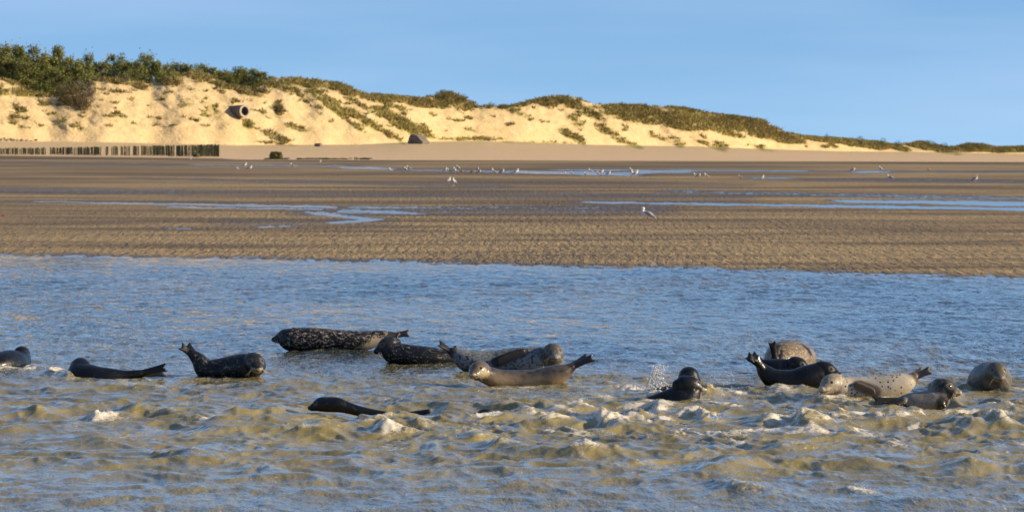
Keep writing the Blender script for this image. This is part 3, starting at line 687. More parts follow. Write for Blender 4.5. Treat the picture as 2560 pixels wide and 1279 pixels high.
ROCKS = [(6,352,12,9),(20,352,10,8),(34,353,9,9),(44,352,10,7),(56,353,11,8),(68,353,9,6),(80,353,9,5),(28,349,9,6),(90,350,8,5),(12,347,7,5)]
RL = ['leftmost pale boulder at the dune foot by the left edge', 'pale boulder second from the left edge at the dune foot', 'darker boulder in the middle of the rock heap', 'rounded boulder right of the darker one in the heap', 'large pale boulder in the right half of the rock heap', 'flat boulder right of the large pale one', 'low flat rock ending the rock heap at the right', 'boulder lying on top of the heap behind the darker one', 'small rock just up the slope from the end of the heap', 'small rock up the slope behind the leftmost boulder']
import bmesh
for i, (px, py, w, h_) in enumerate(ROCKS):
    x_, d, z_ = face_point(px, py); s = F / d
    bm = bmesh.new(); bmesh.ops.create_icosphere(bm, subdivisions=2, radius=1)
    for q in bm.verts:
        nn_ = 1 + .5 * float(noise(np.array([q.co.x * 1.3 + i * 9.]), np.array([q.co.z * 1.3 + q.co.y]), 5)[0])
        q.co = Vector((q.co.x * w / 2 / s, q.co.y * w / 2 / s, (q.co.z * .5 + .35) * h_ / s)) * nn_
    me = bpy.data.meshes.new('boulder'); bm.to_mesh(me); bm.free(); me.materials.append(M_ROCK)
    o = bpy.data.objects.new('boulder', me); col.objects.link(o); o.location = (x_, d - .5, z_ - .1); tag(o, RL[i], 'rock', 'pale rocks at the foot of the dune')

pm = []
for k in range(4):
    mb = MB(); r0 = .15
    mb.tube([(0, 0, -.4), (.01, 0, .3), (.0, .01, .7), (rnd.uniform(-.02, .02), 0, 1.0)], [r0, r0 * .95, r0 * .9, r0 * .75], n=8, round_=False)
    o = mb.build('wooden_post', M_POST); pm.append(o.data); bpy.data.objects.remove(o)
def post(px, d, hpx_top, lb):
    o = bpy.data.objects.new('wooden_post', rnd.choice(pm)); col.objects.link(o)
    zt = H - (hpx_top - YH) * d / F
    sc_ = rnd.uniform(.85, 1.35)
    zg = dz(px, d); sc_ *= .8
    o.location = ((px - CX) * d / F, d, zg); o.scale = (sc_, sc_, zt - zg); o.rotation_euler = (rnd.uniform(-.02, .02), rnd.uniform(-.035, .035), rnd.uniform(0, 6))
    return tag(o, lb, 'post', 'wooden posts standing in rows across the beach')
PG = [0, 60, 120, 190, 258, 298, 328, 350, 395, 438, 475, 510]
PC = ['the row beyond the left edge', 'the low far cluster at the left edge', 'the cluster just before the first gap', 'the cluster just after the first gap', 'the cluster ending at the second gap', 'the thin part around the second gap', 'the small cluster left of the narrow gap', 'the tiny cluster between two gaps', 'the dense cluster right of the tiny one', 'the dense cluster before the last gap', 'the tall cluster after the last gap', 'the tall cluster by the weed covered lump', 'the tallest cluster at the right end']
px = -30.0; k = 0
while px < 548:
    gap = any(abs(px - g) < 3.2 for g in (120, 258, 273, 298, 328, 350, 438))
    d = face_point(px, tab(px, [-30, 0, 548], [385.5, 386, 391.5]))[1]; top = tab(px, [-30, 0, 250, 300, 548], [370.5, 370, 366.5, 365, 361])
    dens = 3.7 if px < 380 else 3.3
    if not gap:
        post(px, d, top + rnd.uniform(-1.2, 2.6), 'greenish wooden post in ' + PC[int(np.searchsorted(PG, px))])
        if rnd.random() < .42: post(px + 1.8, d + rnd.uniform(8, 16), top + rnd.uniform(-.2, 1.5), 'rear wooden post in ' + PC[int(np.searchsorted(PG, px))])
    px += dens * rnd.uniform(.75, 1.3); k += 1
post(547, face_point(547, 392)[1], 361, 'last wooden post at the right end of the row')

# ------------------------------------------------------------------ seals
def seal_mat(name, base, base2, spot, kind, sscale, th, head, flip, rough=0.32, belly=None, coat=0.25):
    t = NT(name); v = t.coord()
    wv = t.noise(v, 5, 3)
    c = t.mix(t.rng(wv, .35, .65), base, base2)
    if kind == 'fleck':                          # pale elongated flecks and rings
        n_ = t.noise(t.coord((sscale * .55, sscale, sscale * 1.15)), 1, 3, .6, 1.2)
        m_ = t.rng(n_, th, th + .07)
    elif kind == 'spots':
        vo = t.voro(v, sscale); n_ = t.noise(v, sscale * .6, 2)
        m_ = t.math('MULTIPLY', t.rng(vo.outputs['Distance'], th, th + .1, 1, 0), t.rng(n_, .40, .46))
    else:
        m_ = t.rng(t.noise(v, sscale, 4, .6), th, th + .12)
    c = t.mix(m_, c, spot)
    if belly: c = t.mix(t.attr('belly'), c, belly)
    hn = t.noise(v, 30, 3)
    c = t.mix(t.math('MULTIPLY', t.attr('head'), t.rng(hn, .35, .6, .55, .96)), c, head)
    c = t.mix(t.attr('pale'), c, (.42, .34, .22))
    c = t.mix(t.attr('flip'), c, flip)
    c = t.mix(t.attr('dark'), c, (.008, .007, .006))
    t.P(Base_Color=c, Roughness=t.rng(t.noise(v, 14, 2), .3, .7, rough * .95, rough * 1.4), Coat_Weight=coat * .45, Coat_Roughness=.13, Specular_IOR_Level=.24)
    t.bump(t.math('ADD', t.noise(t.coord((70, 70, 70)), 1, 3, .65), t.math('MULTIPLY', t.noise(t.coord((9, 9, 14)), 1, 3), 1.6)), .38, .010)
    return t.m
BLK = (.003, .004, .006); BLK2 = (.006, .007, .010)
M_DARK = seal_mat('wet_dark_coat', BLK, BLK2, (.035, .034, .034), 'noise', 30, .60, (.012, .012, .013), (.010, .009, .010), .30)
M_MOTT = seal_mat('mottled_black_coat', (.004, .004, .005), (.008, .008, .009), (.32, .27, .23), 'fleck', 34, .54, (.02, .02, .022), (.025, .022, .02), .36)
M_MOTT2 = seal_mat('faintly_mottled_coat', (.004, .005, .007), (.008, .009, .012), (.22, .205, .18), 'fleck', 36, .585, (.018, .018, .02), (.012, .011, .012), .32)
M_GREY = seal_mat('grey_spotted_coat', (.15, .165, .175), (.20, .21, .21), (.018, .018, .022), 'noise', 34, .50, (.075, .062, .048), (.02, .018, .02), .38)
M_GREYBROWN = seal_mat('grey_mottled_coat', (.05, .052, .055), (.08, .075, .07), (.16, .14, .115), 'noise', 24, .54, (.045, .038, .03), (.02, .016, .015), .36)
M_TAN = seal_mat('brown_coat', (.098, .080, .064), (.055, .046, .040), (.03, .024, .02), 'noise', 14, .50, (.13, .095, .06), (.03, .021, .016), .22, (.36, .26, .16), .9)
M_CREAM = seal_mat('cream_spotted_coat', (.46, .40, .315), (.40, .345, .27), (.028, .022, .02), 'spots', 25, .22, (.20, .17, .13), (.11, .085, .065), .34, None, .25)
M_SILVER = seal_mat('silver_grey_coat', (.19, .175, .155), (.25, .21, .165), (.10, .095, .09), 'noise', 30, .53, (.010, .009, .008), (.02, .016, .014), .30, None, .5)
M_SPECK = seal_mat('brown_speckled_coat', (.085, .068, .052), (.12, .095, .068), (.36, .27, .16), 'fleck', 40, .51, (.06, .05, .04), (.008, .007, .007), .42)
M_OLD = seal_mat('grey_coat_with_muddy_face', (.135, .135, .125), (.095, .092, .085), (.03, .03, .03), 'spots', 16, .16, (.085, .068, .042), (.02, .018, .016), .36)
M_EYE = simple('seal_eye', (.006, .004, .004), None, rough=.06, spec=.8)
M_NOSE = simple('seal_nose', (.02, .016, .015), None, rough=.2, spec=.6)
M_WHISK = simple('whisker', (.55, .45, .30), None, rough=.4)

def unit(v_): v_ = np.asarray(v_, float); return v_ / np.linalg.norm(v_)
def seal(d, spine, head, hinds, fores, mat, label, face=True, smooth_it=6, whisk=True, pale=0.0, vox=.0085, flen=1.0, bellyf=0.0, extra=None):
    s = F / d; rx = (spine[len(spine) // 2][0] - CX) / s
    root = np.array([rx, d, 0.0])
    def L3(px, py, dy=0.0): return np.array([(px - CX) * (d + dy) / F, d + dy, H - (py - YH) * (d + dy) / F]) - root
    mb = MB()
    if head and face: spine = list(spine) + [(head[0], head[1] + 2, (head[2] + spine[-1][2]) / 2 + .01, head[3] * s * 1.04)]
    P0 = np.array([L3(q[0], q[1], q[2]) for q in spine]); R0 = np.array([(q[3] / s * (q[4] if len(q) > 4 else 1.12), q[3] / s) for q in spine])
    mb.tube(P0, R0, n=22, sub=5)
    hc = None
    if head:
        hx, hy, hd, R_, dr = head; hc = L3(hx, hy, hd); dr = unit(dr); sd_ = unit(np.cross(dr, [0, 0, 1])); up = np.cross(sd_, dr)
        prof = [(-1.15, .62, .62, -.12), (-.75, .92, .90, -.03), (-.25, 1.02, .98, .02), (.25, 1.0, .97, .0), (.62, .90, .86, -.06), (.92, .78, .70, -.14), (1.15, .66, .58, -.21), (1.36, .61, .51, -.25), (1.56, .54, .45, -.27), (1.72, .38, .32, -.26)]
        mb.tube([hc + dr * q[0] * R_ + up * q[3] * R_ for q in prof], [(q[1] * R_, q[2] * R_) for q in prof], up=up, n=22, sub=3)
        for sg in (-1, 1):                       # whisker pads, brows
            mb.tube([hc + dr * 1.18 * R_ + sd_ * sg * .29 * R_ - up * .34 * R_, hc + dr * 1.56 * R_ + sd_ * sg * .23 * R_ - up * .33 * R_], [.28 * R_, .25 * R_], n=10)
            mb.tube([hc + dr * .45 * R_ + sd_ * sg * .50 * R_ + up * .50 * R_, hc + dr * .80 * R_ + sd_ * sg * .44 * R_ + up * .36 * R_], [.22 * R_, .17 * R_], n=8)
    flipc = []
    for hf in hinds:
        (x0, y0, q0), (x1, y1, q1), wide = hf[:3]; spread = hf[3] if len(hf) > 3 else 1.0
        A_ = L3(x0, y0, q0); B_ = L3(x1, y1, q1); ln = np.linalg.norm(B_ - A_); ax = (B_ - A_) / ln; wv = unit(np.asarray(wide, float) - ax * np.dot(wide, ax)); nv = np.cross(ax, wv)
        mb.tube([A_ - ax * .06, A_ + ax * ln * .2, A_ + ax * ln * .5, A_ + ax * ln * .82], [(.045, .036), (.042 * spread, .028), (.044 * spread, .020), (.048 * spread, .014)], up=nv, n=14, sub=3)
        for k in range(5):
            w_ = (k - 2) / 2.0; tipl = ln * (1.0 - .10 * (1 - abs(w_)) - (.03 if k == 1 else 0))
            mb.tube([A_ + ax * ln * .3 + wv * w_ * .022, A_ + ax * ln * .65 + wv * w_ * .030 * spread, A_ + ax * tipl + wv * w_ * .044 * spread], [.015, .0145, .011], n=8, sub=2)
        flipc.append((A_ + ax * .02, B_))
    for ff_ in fores:
        (x0, y0, q0), (x1, y1, q1), wide, wd = ff_
        A_ = L3(x0, y0, q0); B_ = L3(x1, y1, q1); ln = np.linalg.norm(B_ - A_); ax = (B_ - A_) / ln; wv = unit(np.asarray(wide, float) - ax * np.dot(wide, ax)); nv = np.cross(ax, wv)
        mb.tube([A_, A_ + ax * ln * .35, A_ + ax * ln * .75, A_ + ax * ln * .95], [(wd * .8, .028), (wd, .022), (wd * .9, .015), (wd * .6, .012)], up=nv, n=12, sub=3)
        for k in range(4): mb.tube([A_ + ax * ln * .6 + wv * (k - 1.5) * wd * .45, A_ + ax * ln * (1.06 - .05 * k) + wv * (k - 1.5) * wd * .42], [.011, .007], n=7)
        flipc.append((A_ + ax * .03, B_))
    src = mb.build('tmp', None)
    md = src.modifiers.new('r', 'REMESH'); md.mode = 'VOXEL'; md.voxel_size = vox; md.use_smooth_shade = True
    ms = src.modifiers.new('s', 'SMOOTH'); ms.iterations = smooth_it; ms.factor = .5
    dg = bpy.context.evaluated_depsgraph_get(); dg.update()
    me = bpy.data.meshes.new_from_object(src.evaluated_get(dg)); bpy.data.objects.remove(src)
    me.name = 'harbour_seal'; n = len(me.vertices); co = np.zeros(n * 3, dtype=np.float32); me.vertices.foreach_get('co', co); co = co.reshape(-1, 3).astype(float)
    hd_ = np.zeros(n); pl = np.zeros(n); dk = np.zeros(n); fl = np.zeros(n)
    if hc is not None:
        rel = co - hc; q = rel @ dr; sv = rel @ sd_; uv = rel @ up; rr_ = np.linalg.norm(rel - dr * (R_ * .3), axis=1)
        nz = noise(co[:, 0] * 20, co[:, 2] * 20 + co[:, 1] * 13, 9)
        hd_ = 1 - sst(1.15, 1.55, rr_ / R_ + .3 * nz)
        for sg in (-1, 1):                       # eye sockets and pale brow and cheek patches
            e_ = np.sqrt((q - .82 * R_) ** 2 + (sv - sg * .52 * R_) ** 2 + (uv - .28 * R_) ** 2) / R_
            pl = np.maximum(pl, .22 * np.exp(-((e_ - .30) / .10) ** 2)); dk = np.maximum(dk, 1 - sst(.17, .27, e_))
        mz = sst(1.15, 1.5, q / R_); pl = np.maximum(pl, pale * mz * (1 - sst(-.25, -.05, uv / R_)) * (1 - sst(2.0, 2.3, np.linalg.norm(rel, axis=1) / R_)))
        dk = np.maximum(dk, .9 * np.exp(-((uv / R_ + .47 - .12 * np.abs(sv) / R_) / .05) ** 2) * sst(.95, 1.2, q / R_) * (np.linalg.norm(rel, axis=1) < 2.3 * R_))
    for A_, B_ in flipc:
        ab = B_ - A_; tt = np.clip(((co - A_) @ ab) / (ab @ ab), 0, 1); dist = np.linalg.norm(co - A_ - tt[:, None] * ab, axis=1)
        fl = np.maximum(fl, 1 - sst(.055, .095, dist))
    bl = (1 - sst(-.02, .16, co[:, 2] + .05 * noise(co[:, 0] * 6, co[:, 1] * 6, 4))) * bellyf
    if extra is not None:
        for (ex, ey, er, es) in extra:           # white belly patch and sunlit cheek put into the colour: px, py, radius px, strength
            c_ = L3(ex, ey, 0); pd = np.hypot(co[:, 0] - c_[0], co[:, 2] - c_[2]) * s / er + .6 * noise(co[:, 0] * 45, co[:, 2] * 45, 6)
            pl = np.maximum(pl, es * (1 - sst(.55, 1.1, pd)))
    for nm_, arr in (('head', hd_), ('pale', pl), ('dark', dk), ('flip', fl), ('belly', bl)):
        at = me.attributes.new(nm_, 'FLOAT', 'POINT'); at.data.foreach_set('value', arr.astype(np.float32))
    me.polygons.foreach_set('use_smooth', np.ones(len(me.polygons), dtype=bool))
    me.materials.clear(); me.materials.append(mat)
    o = bpy.data.objects.new('harbour_seal', me); col.objects.link(o); o.location = root
    tag(o, label, 'seal', 'seals resting in the shallow water')
    if hc is not None and face:
        for sg in (-1, 1):
            c_ = hc + dr * .86 * R_ + sd_ * sg * .54 * R_ + up * .27 * R_
            m2 = MB(); m2.tube([c_ - dr * .01 * R_, c_ + dr * .01 * R_], [.175 * R_, .175 * R_], up=up, n=12); m2.build('eye', M_EYE, o, True)
        m2 = MB(); c_ = hc + dr * 1.77 * R_ - up * .10 * R_
        m2.tube([c_ - sd_ * .13 * R_, c_ + sd_ * .13 * R_], [.10 * R_, .10 * R_], up=up, n=10); m2.build('nose', M_NOSE, o, True)
        if whisk:
            r = random.Random(int(hx)); m2 = MB()
            for sg in (-1, 1):
                for k in range(7):
                    b_ = hc + dr * (1.26 + .05 * k) * R_ + sd_ * sg * .45 * R_ - up * (.28 + .04 * (k % 3)) * R_
                    dv = unit(sd_ * sg * 1.0 + dr * r.uniform(-.1, .5) - up * r.uniform(.2, 1.2)); ln = r.uniform(.45, .85) * R_
                    m2.tube([b_, b_ + dv * ln * .5, b_ + dv * ln - np.array([0, 0, .25]) * ln], [.0013, .0011, .0007], n=4, round_=False)
            m2.build('whiskers', M_WHISK, o)
    return o

FACE = np.array
seal(46.9, [(-40,925,-.5,18),(-2,914,-.25,31),(22,910,0,36),(38,908,.2,32),(52,900,.4,25)], (55,883,.45,.092,(.25,.95,.0)), [], [], M_DARK,
     'dark wet seal cut by the left edge, seen from behind', face=False)
seal(44.6, [(352,932,0,9),(315,937,0,12),(272,942,0,24),(235,947,.05,35),(205,938,.15,33),(201,920,.25,26)], (201,914,.3,.100,(-.2,.95,.05)),
     [((350,933,0),(415,917,-.05),(0,.3,1)),((350,934,0),(414,930,.08),(0,.3,1))], [], M_DARK, 'smooth black seal with its back to the camera, long tail out to the right', face=False)
seal(44.8, [(480,884,0,12),(497,900,0,19),(513,922,0,25),(548,926,0,31),(588,920,-.02,34),(618,916,-.1,34),(632,914,-.14,30)], (634,907,-.2,.122,(.30,-.93,-.12)),
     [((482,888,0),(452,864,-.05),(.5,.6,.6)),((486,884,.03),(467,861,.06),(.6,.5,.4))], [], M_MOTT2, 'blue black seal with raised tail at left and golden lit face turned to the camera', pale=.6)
seal(50.7, [(990,838,0,8),(955,843,0,18),(905,852,0,25),(850,852,0,28),(790,850,0,31),(745,849,0,31),(722,846,0,29)], (717,840,0,.102,(-1,-.12,-.08)),
     [((985,838,0),(1022,832,0),(0,.5,1)),((975,842,-.03),(996,842,-.05),(0,.5,1))], [], M_MOTT, 'long black seal with pale flecks lying farthest back, snout to the left', extra=[(940,858,22,1.0),(925,868,20,.8)], pale=.1)
seal(47.5, [(1165,906,.1,16),(1120,898,.05,22),(1070,893,0,27),(1020,889,0,29),(985,882,0,28),(970,868,0,23)], (969,862,0,.100,(-.84,-.35,-.28)),
     [], [], M_MOTT2, 'black seal with lowered head facing left in front of the long flecked seal')
seal(45.6, [(1133,880,0,13),(1152,893,0,23),(1180,905,0,30),(1230,909,0,33),(1290,906,0,38),(1340,906,0,40),(1368,904,0,36),(1379,893,-.07,28)], (1382,883,-.12,.122,(.12,-.98,.0)),
     [((1135,884,0),(1097,857,-.05),(.4,.7,.4)),((1140,878,.04),(1131,868,.08),(.8,.4,.3))], [((1308,878,-.13),(1242,903,-.2),(.3,-.1,1),.050)], M_GREY, 'blue grey spotted seal with raised head looking at the camera, dark flipper on its side', pale=.25)
seal(43.3, [(1428,918,0,12),(1408,930,0,22),(1380,940,0,27),(1330,948,0,25),(1270,950,0,26),(1232,943,-.05,24),(1207,932,-.1,22)], (1198,926,-.14,.108,(-.40,-.9,-.03)),
     [((1430,916,0),(1483,893,-.03),(.3,.6,1)),((1430,914,.05),(1470,891,.08),(.3,.6,1))], [], M_TAN, 'brown seal curved like a banana with sunlit belly and tail raised to the right', pale=.9, bellyf=.9, extra=[(1212,933,14,.9)])  # extra paints sunlight onto the right cheek
seal(41.8, [(1600,988,.2,10),(1645,988,.2,20),(1690,988,.15,32),(1714,978,.1,38),(1722,955,.1,31)], (1722,941,.12,.112,(.05,.98,-.05)),
     [], [], M_DARK, 'dark seal behind another one beside the splash, seen from the back of its head', face=False)
seal(40.6, [(1610,1006,.1,12),(1655,1005,0,27),(1690,1000,0,35),(1718,992,0,34),(1728,973,0,26)], (1722,962,-.02,.102,(.93,.12,-.12)),
     [], [], M_DARK, 'blue sheened seal in the breaking water turning its snout right', pale=.8, whisk=False)
seal(47.2, [(1945,902,-.55,18,1.2),(1955,898,-.35,36,1.2),(1970,896,0,46,1.3),(1985,896,.4,44,1.3),(1998,894,.7,34,1.2)], None,
     [((1938,896,-.62),(1930,854,-.66),(1,.1,0),.9),((1940,896,-.6),(1945,860,-.5),(1,.3,0),.9)], [((1998,872,-.05),(2018,878,-.05),(0,.2,1),.045)], M_SPECK, 'brown speckled seal seen tail first with dark fanned hind flippers')
seal(45.4, [(1897,905,0,10),(1915,915,0,20),(1945,924,0,29),(1975,924,0,27),(1993,917,-.05,21)], (1994,911,-.08,.092,(.85,-.42,-.25)),
     [((1897,906,0),(1868,888,0),(0,.4,1)),((1900,902,.05),(1880,885,.06),(0,.4,1))], [], M_DARK, 'black seal squeezed between the speckled one and the front dark one')
seal(42.8, [(1899,912,0,11),(1913,930,0,20),(1936,947,0,26),(1980,953,0,30),(2020,945,0,34),(2046,934,0,29)], (2062,925,-.02,.100,(.9,-.32,-.14)),
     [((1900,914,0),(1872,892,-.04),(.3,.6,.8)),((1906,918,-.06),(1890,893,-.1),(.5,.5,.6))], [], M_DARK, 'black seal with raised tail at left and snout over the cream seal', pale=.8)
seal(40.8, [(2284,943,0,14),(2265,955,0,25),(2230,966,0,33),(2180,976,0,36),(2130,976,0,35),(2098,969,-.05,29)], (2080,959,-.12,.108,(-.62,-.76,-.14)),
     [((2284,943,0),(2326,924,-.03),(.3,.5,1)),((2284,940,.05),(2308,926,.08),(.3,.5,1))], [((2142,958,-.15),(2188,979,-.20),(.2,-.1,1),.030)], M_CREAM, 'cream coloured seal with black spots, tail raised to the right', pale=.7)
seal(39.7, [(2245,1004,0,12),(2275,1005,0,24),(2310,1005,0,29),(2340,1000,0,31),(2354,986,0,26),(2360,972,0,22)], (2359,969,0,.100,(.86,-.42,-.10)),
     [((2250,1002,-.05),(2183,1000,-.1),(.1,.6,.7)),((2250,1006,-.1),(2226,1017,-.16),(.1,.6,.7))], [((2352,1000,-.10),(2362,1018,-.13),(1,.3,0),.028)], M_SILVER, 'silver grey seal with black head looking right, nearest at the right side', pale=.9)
seal(42.0, [(2488,932,-.28,26),(2484,942,-.12,38),(2476,950,.15,48),(2466,956,.5,44),(2448,962,.9,28)], (2491,930,-.32,.112,(.10,-.97,-.10)),
     [], [((2440,935,.2),(2428,950,.15),(0,.5,1),.04)], M_OLD, 'plump grey seal with muddy face staring at the camera near the right edge', pale=.35)
seal(38.8, [(1072,1027,.0,6),(1030,1036,0,9),(990,1039,.0,10),(945,1036,0,12),(900,1027,0,13),(868,1018,0,15),(842,1011,0,19),(812,1010,0,19)], (806,1010,0,.076,(-1,-.05,-.12)),
     [], [], M_DARK, 'black seal swimming alone in the waves, head at left and thin back trailing right', face=False)
seal(38.6, [(1262,1062,0,12),(1236,1048,0,13)], (1213,1035,0,.058,(-.95,-.1,.12)), [], [], M_DARK, 'small dark snout just breaking the foam in front of the brown seal', face=False)

# ------------------------------------------------------------------ gulls
M_WHITE = simple('white_plumage', (.80, .78, .74), (.72, .70, .67), 9, .7)
M_GREYW = simple('grey_wing', (.30, .31, .34), (.24, .25, .28), 12, .7)
M_BLACKTIP = simple('black_wing_tip', (.02, .02, .02), None, rough=.7)
M_LEG = simple('pink_leg', (.55, .22, .15), None, rough=.5)
M_BILL = simple('yellow_bill', (.6, .38, .05), None, rough=.4)
M_BROWNG = simple('brown_plumage', (.30, .22, .15), (.20, .15, .10), 12, .8)
def gull_parts():
    b_ = MB()
    b_.tube([(-.15, 0, .20), (-.09, 0, .22), (0, 0, .235), (.09, 0, .24), (.14, 0, .26), (.165, 0, .305), (.175, 0, .345)], [(.02, .018), (.055, .05), (.075, .072), (.070, .070), (.052, .056), (.036, .038), (.036, .036)], n=14, sub=3)
    b_.tube([(.165, 0, .352), (.20, 0, .352)], [.042, .030], n=12)
    b_.tube([(-.12, 0, .21), (-.24, 0, .175)], [(.035, .014), (.04, .007)], n=8)
    w = []
    for sg in (-1, 1):
        m = MB(); m.tube([(.10, sg * .052, .265), (.0, sg * .070, .262), (-.12, sg * .050, .225), (-.22, sg * .022, .195)], [(.014, .030), (.016, .052), (.014, .034), (.006, .010)], n=10, sub=3); w.append(m)
    t_ = []
    for sg in (-1, 1):
        m = MB(); m.tube([(-.20, sg * .022, .20), (-.31, sg * .008, .172)], [(.008, .012), (.004, .005)], n=6); t_.append(m)
    lg = []
    for sg in (-1, 1):
        m = MB(); m.tube([(.0, sg * .03, .18), (-.005, sg * .03, .09), (.0, sg * .03, .008)], [.010, .007, .007], n=6)
        for q in (-.5, 0, .5): m.tube([(0, sg * .03, .008), (.05 * math.cos(q), sg * .03 + .05 * math.sin(q), .006)], [.006, .004], n=5)
        lg.append(m)
    bl = MB(); bl.tube([(.225, 0, .350), (.262, 0, .345), (.285, 0, .334)], [(.010, .013), (.008, .011), (.004, .005)], n=8)
    ey = MB()
    for sg in (-1, 1): ey.tube([(.190, sg * .030, .362), (.190, sg * .034, .362)], [.007, .007], n=6)
    return b_, w, t_, lg, bl, ey
def make_gull(mats):
    b_, w, t_, lg, bl, ey = gull_parts()
    o = b_.build('gull', mats[0], None, True)
    for m in w: m.build('wing', mats[1], o, True)
    for m in t_: m.build('wing_tip', M_BLACKTIP, o, True)
    for m in lg: m.build('leg', M_LEG, o, True)
    bl.build('bill', M_BILL, o, True); ey.build('eye', M_EYE, o, True)
    return o
g0 = make_gull((M_WHITE, M_GREYW)); d = 131.0
g0.location = ((1616 - CX) * d / F, d, H - (560 - YH) * d / F + .0); g0.location.z = 0.035
g0.rotation_euler = (0, math.radians(-12), math.radians(180 - 12)); g0.scale = (1.3,) * 3
tag(g0, 'big gull with grey wings standing alone on the rippled sand, facing left', 'gull', 'gulls standing on the tidal flats')
g1 = make_gull((M_BROWNG, M_BROWNG))
def copy_tree(o):
    c_ = o.copy(); col.objects.link(c_)
    for ch in o.children:
        q = ch.copy(); col.objects.link(q); q.parent = c_
    return c_
GL = [(66,393,'tiny pale gull before the left part of the wooden posts'),(194,397,'pale gull on the sand below the middle of the wooden posts'),(477,400,'small pale gull below the right end of the wooden posts'),
 (594,426,'small gull just left of the biggest white gull near the pool'),(625,427,'bright plump gull, biggest white one left of the green block'),(614,419,'faint gull right behind the bright plump one'),
 (729,420,'lone upright gull under the green algae block'),(801,408,'lone gull on the pale sand right of the green block'),(976,431,'lone white gull left of the closely standing pair'),
 (1014,431,'left bird of the closely standing bright pair'),(1021,428,'right bird of the closely standing bright pair'),(1115,430,'leftmost gull of the flock under the tilted block'),(1124,433,'gull second from the left in that flock'),
 (1144,426,'gull standing highest in the flock under the tilted block'),(1136,433,'gull just below the highest standing one'),(1152,434,'brownish young gull in the middle of the flock'),(1182,436,'single white gull right of the brownish young one'),
 (1195,429,'upper gull of a pair one above the other'),(1199,436,'lower gull of a pair one above the other'),(1233,437,'white gull alone between the stacked pair and the bright round gull'),(1256,438,'faint gull left of the bright round one'),
 (1122,459,'left gull of the two standing nearer on the bare sand'),(1134,462,'right gull of the two standing nearer on the bare sand'),(1291,438,'bright round gull at the start of the blue pool'),
 (1416,440,'faint tiny gull in the middle of the blue pool'),(1429,438,'tiny gull just right of the faintest one in the pool'),(1462,441,'tiny gull at the near edge of the blue pool'),(1475,434,'white gull on the far side of the blue pool'),
 (1496,441,'left gull of the tight pair in the blue pool'),(1505,436,'right gull of the tight pair in the blue pool'),(1522,441,'white gull just right of the tight pair in the pool'),(1577,434,'upright gull on the bright widening of the pool'),
 (1582,442,'small gull below the upright one'),(1591,442,'white gull right below the upright one'),(1740,446,'left gull of the close couple right of the pool'),(1747,447,'right gull of the close couple right of the pool'),
 (1765,447,'gull standing a little right of the close couple'),(1850,449,'lone gull left of the small far puddle'),(1907,450,'lone gull at the right end of the small far puddle'),(2132,433,'gull on the short bright puddle, its left end'),
 (2200,429,'gull behind the short bright puddle, its right end'),(2322,430,'brownish gull alone at the far right'),(2225,455,'bright upright gull nearer than the short puddle'),(2439,459,'bright gull farthest to the right')]
for i, (px, py, lb) in enumerate(GL):
    src = g1 if 'brownish' in lb else g0
    c_ = copy_tree(src); d = Dg(py) * .99
    big_ = 1.25 if ('bright' in lb or 'highest' in lb or 'upright' in lb) else (.8 if ('tiny' in lb or 'faint' in lb or 'small' in lb) else 1.0)
    c_.scale = (big_ * 1.1,) * 3; c_.location = ((px - CX) * d / F, d, .03); c_.rotation_euler = (0, math.radians(rnd.uniform(-22, -6)), rnd.choice([rnd.uniform(-1.2, 1.0), math.pi + rnd.uniform(-1, 1)]))
    tag(c_, lb, 'gull', 'gulls standing on the tidal flats')
for ch in list(g1.children): bpy.data.objects.remove(ch)
bpy.data.objects.remove(g1)

# ------------------------------------------------------------------ spray, bubble, bits
t = NT('spray_water'); t.P(Base_Color=(.9, .9, .9), Roughness=.05, IOR=1.33, Transmission_Weight=.45); M_SPRAY = t.m
t = NT('bubble_film'); t.P(Base_Color=(1, 1, 1), Roughness=.0, IOR=1.12, Transmission_Weight=1.0); M_BUB = t.m
def ico():
    bm = bmesh.new(); bmesh.ops.create_icosphere(bm, subdivisions=1, radius=1); V = np.array([v_.co[:] for v_ in bm.verts]); Fc = np.array([[v_.index for v_ in f.verts] for f in bm.faces]); bm.free(); return V, Fc
IV, IF = ico()
def drops(name, pts, rad, label):
    V = np.concatenate([IV * r_ * np.array([rnd.uniform(.6, 1.3), 1, rnd.uniform(.6, 1.3)]) + p for p, r_ in zip(pts, rad)]); Fc = np.concatenate([IF + len(IV) * k for k in range(len(pts))])
    return tag(mk(name, V, Fc, M_SPRAY, None, True), label, 'spray', kind='stuff')
pts, rad = [], []
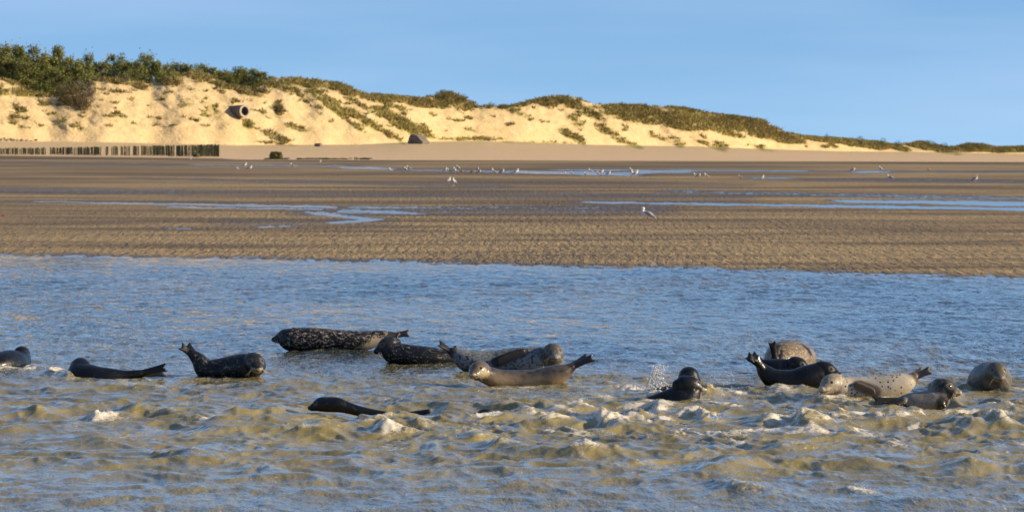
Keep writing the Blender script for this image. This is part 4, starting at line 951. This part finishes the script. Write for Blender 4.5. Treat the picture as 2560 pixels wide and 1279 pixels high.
for k in range(620):                             # the splash left of the pair of seals
    u = rnd.random() ** .8; px = 1645 + rnd.gauss(0, 9 + 8 * (1 - u)) + 8 * u - 6; py = 968 - 56 * u + rnd.gauss(0, 4)
    if rnd.random() < .3: px = rnd.uniform(1575, 1680); py = 972 - rnd.uniform(0, 14)
    pts.append(W(px, py, 41.2 + rnd.gauss(0, .08))); rad.append(rnd.choice([.0025, .0035, .005, .009]) * rnd.uniform(.6, 1.1))
drops('water_spray', pts, rad, 'splash of water drops thrown up left of the pair of dark seals')
pts, rad = [], []
for k in range(70): pts.append(W(rnd.uniform(1775, 1835), rnd.uniform(925, 985), 40.9)); rad.append(rnd.uniform(.003, .006))
drops('water_spray', pts, rad, 'loose drops flying right of the pair of dark seals')
pts, rad = [], []
for (cx, py, wl, wr, hp, fo) in WAVES:
    if fo < .3: continue
    d0 = Dg(py) + .15; s = F / d0
    for k in range(int(26 * fo)):
        px = cx + rnd.uniform(-.8 * wl, .9 * wr); x_ = (px - CX) / s; y_ = d0 + rnd.uniform(-.2, .2)
        pts.append(np.array([x_, y_, wz(x_, y_) + abs(rnd.gauss(0, .022))])); rad.append(rnd.uniform(.002, .0055))
drops('water_spray', pts, rad, 'drops of spray scattered over the foaming crests of the near waves')
for (px, py, rp, lb) in [(1785,1036,11,'large round air bubble on the foam below the pair of dark seals'),(1474,1098,6,'small clear bubble on top of the wave in the middle foreground')]:
    d = Dg(py + 24); me_ = MB(); s = F / d
    bm = bmesh.new(); bmesh.ops.create_icosphere(bm, subdivisions=3, radius=rp / s); me = bpy.data.meshes.new('bubble'); bm.to_mesh(me); bm.free(); me.materials.append(M_BUB)
    me.polygons.foreach_set('use_smooth', np.ones(len(me.polygons), dtype=bool))
    o = bpy.data.objects.new('bubble', me); col.objects.link(o); o.location = W(px, py, d - .05); tag(o, lb, 'bubble')
# red weed scrap at the left edge of the flats
mb = MB(); d = Dg(543)
for k in range(6): mb.tube([((6 + rnd.uniform(-4, 4) - CX) * d / F, d + rnd.uniform(-.3, .3), .045), ((6 + rnd.uniform(-4, 4) - CX) * d / F, d, .08)], [.02, .015], n=5)
tag(mb.build('red_seaweed', simple('red_weed', (.22, .04, .02), None, rough=.6)), 'small scrap of red seaweed on the flats at the left edge', 'seaweed')
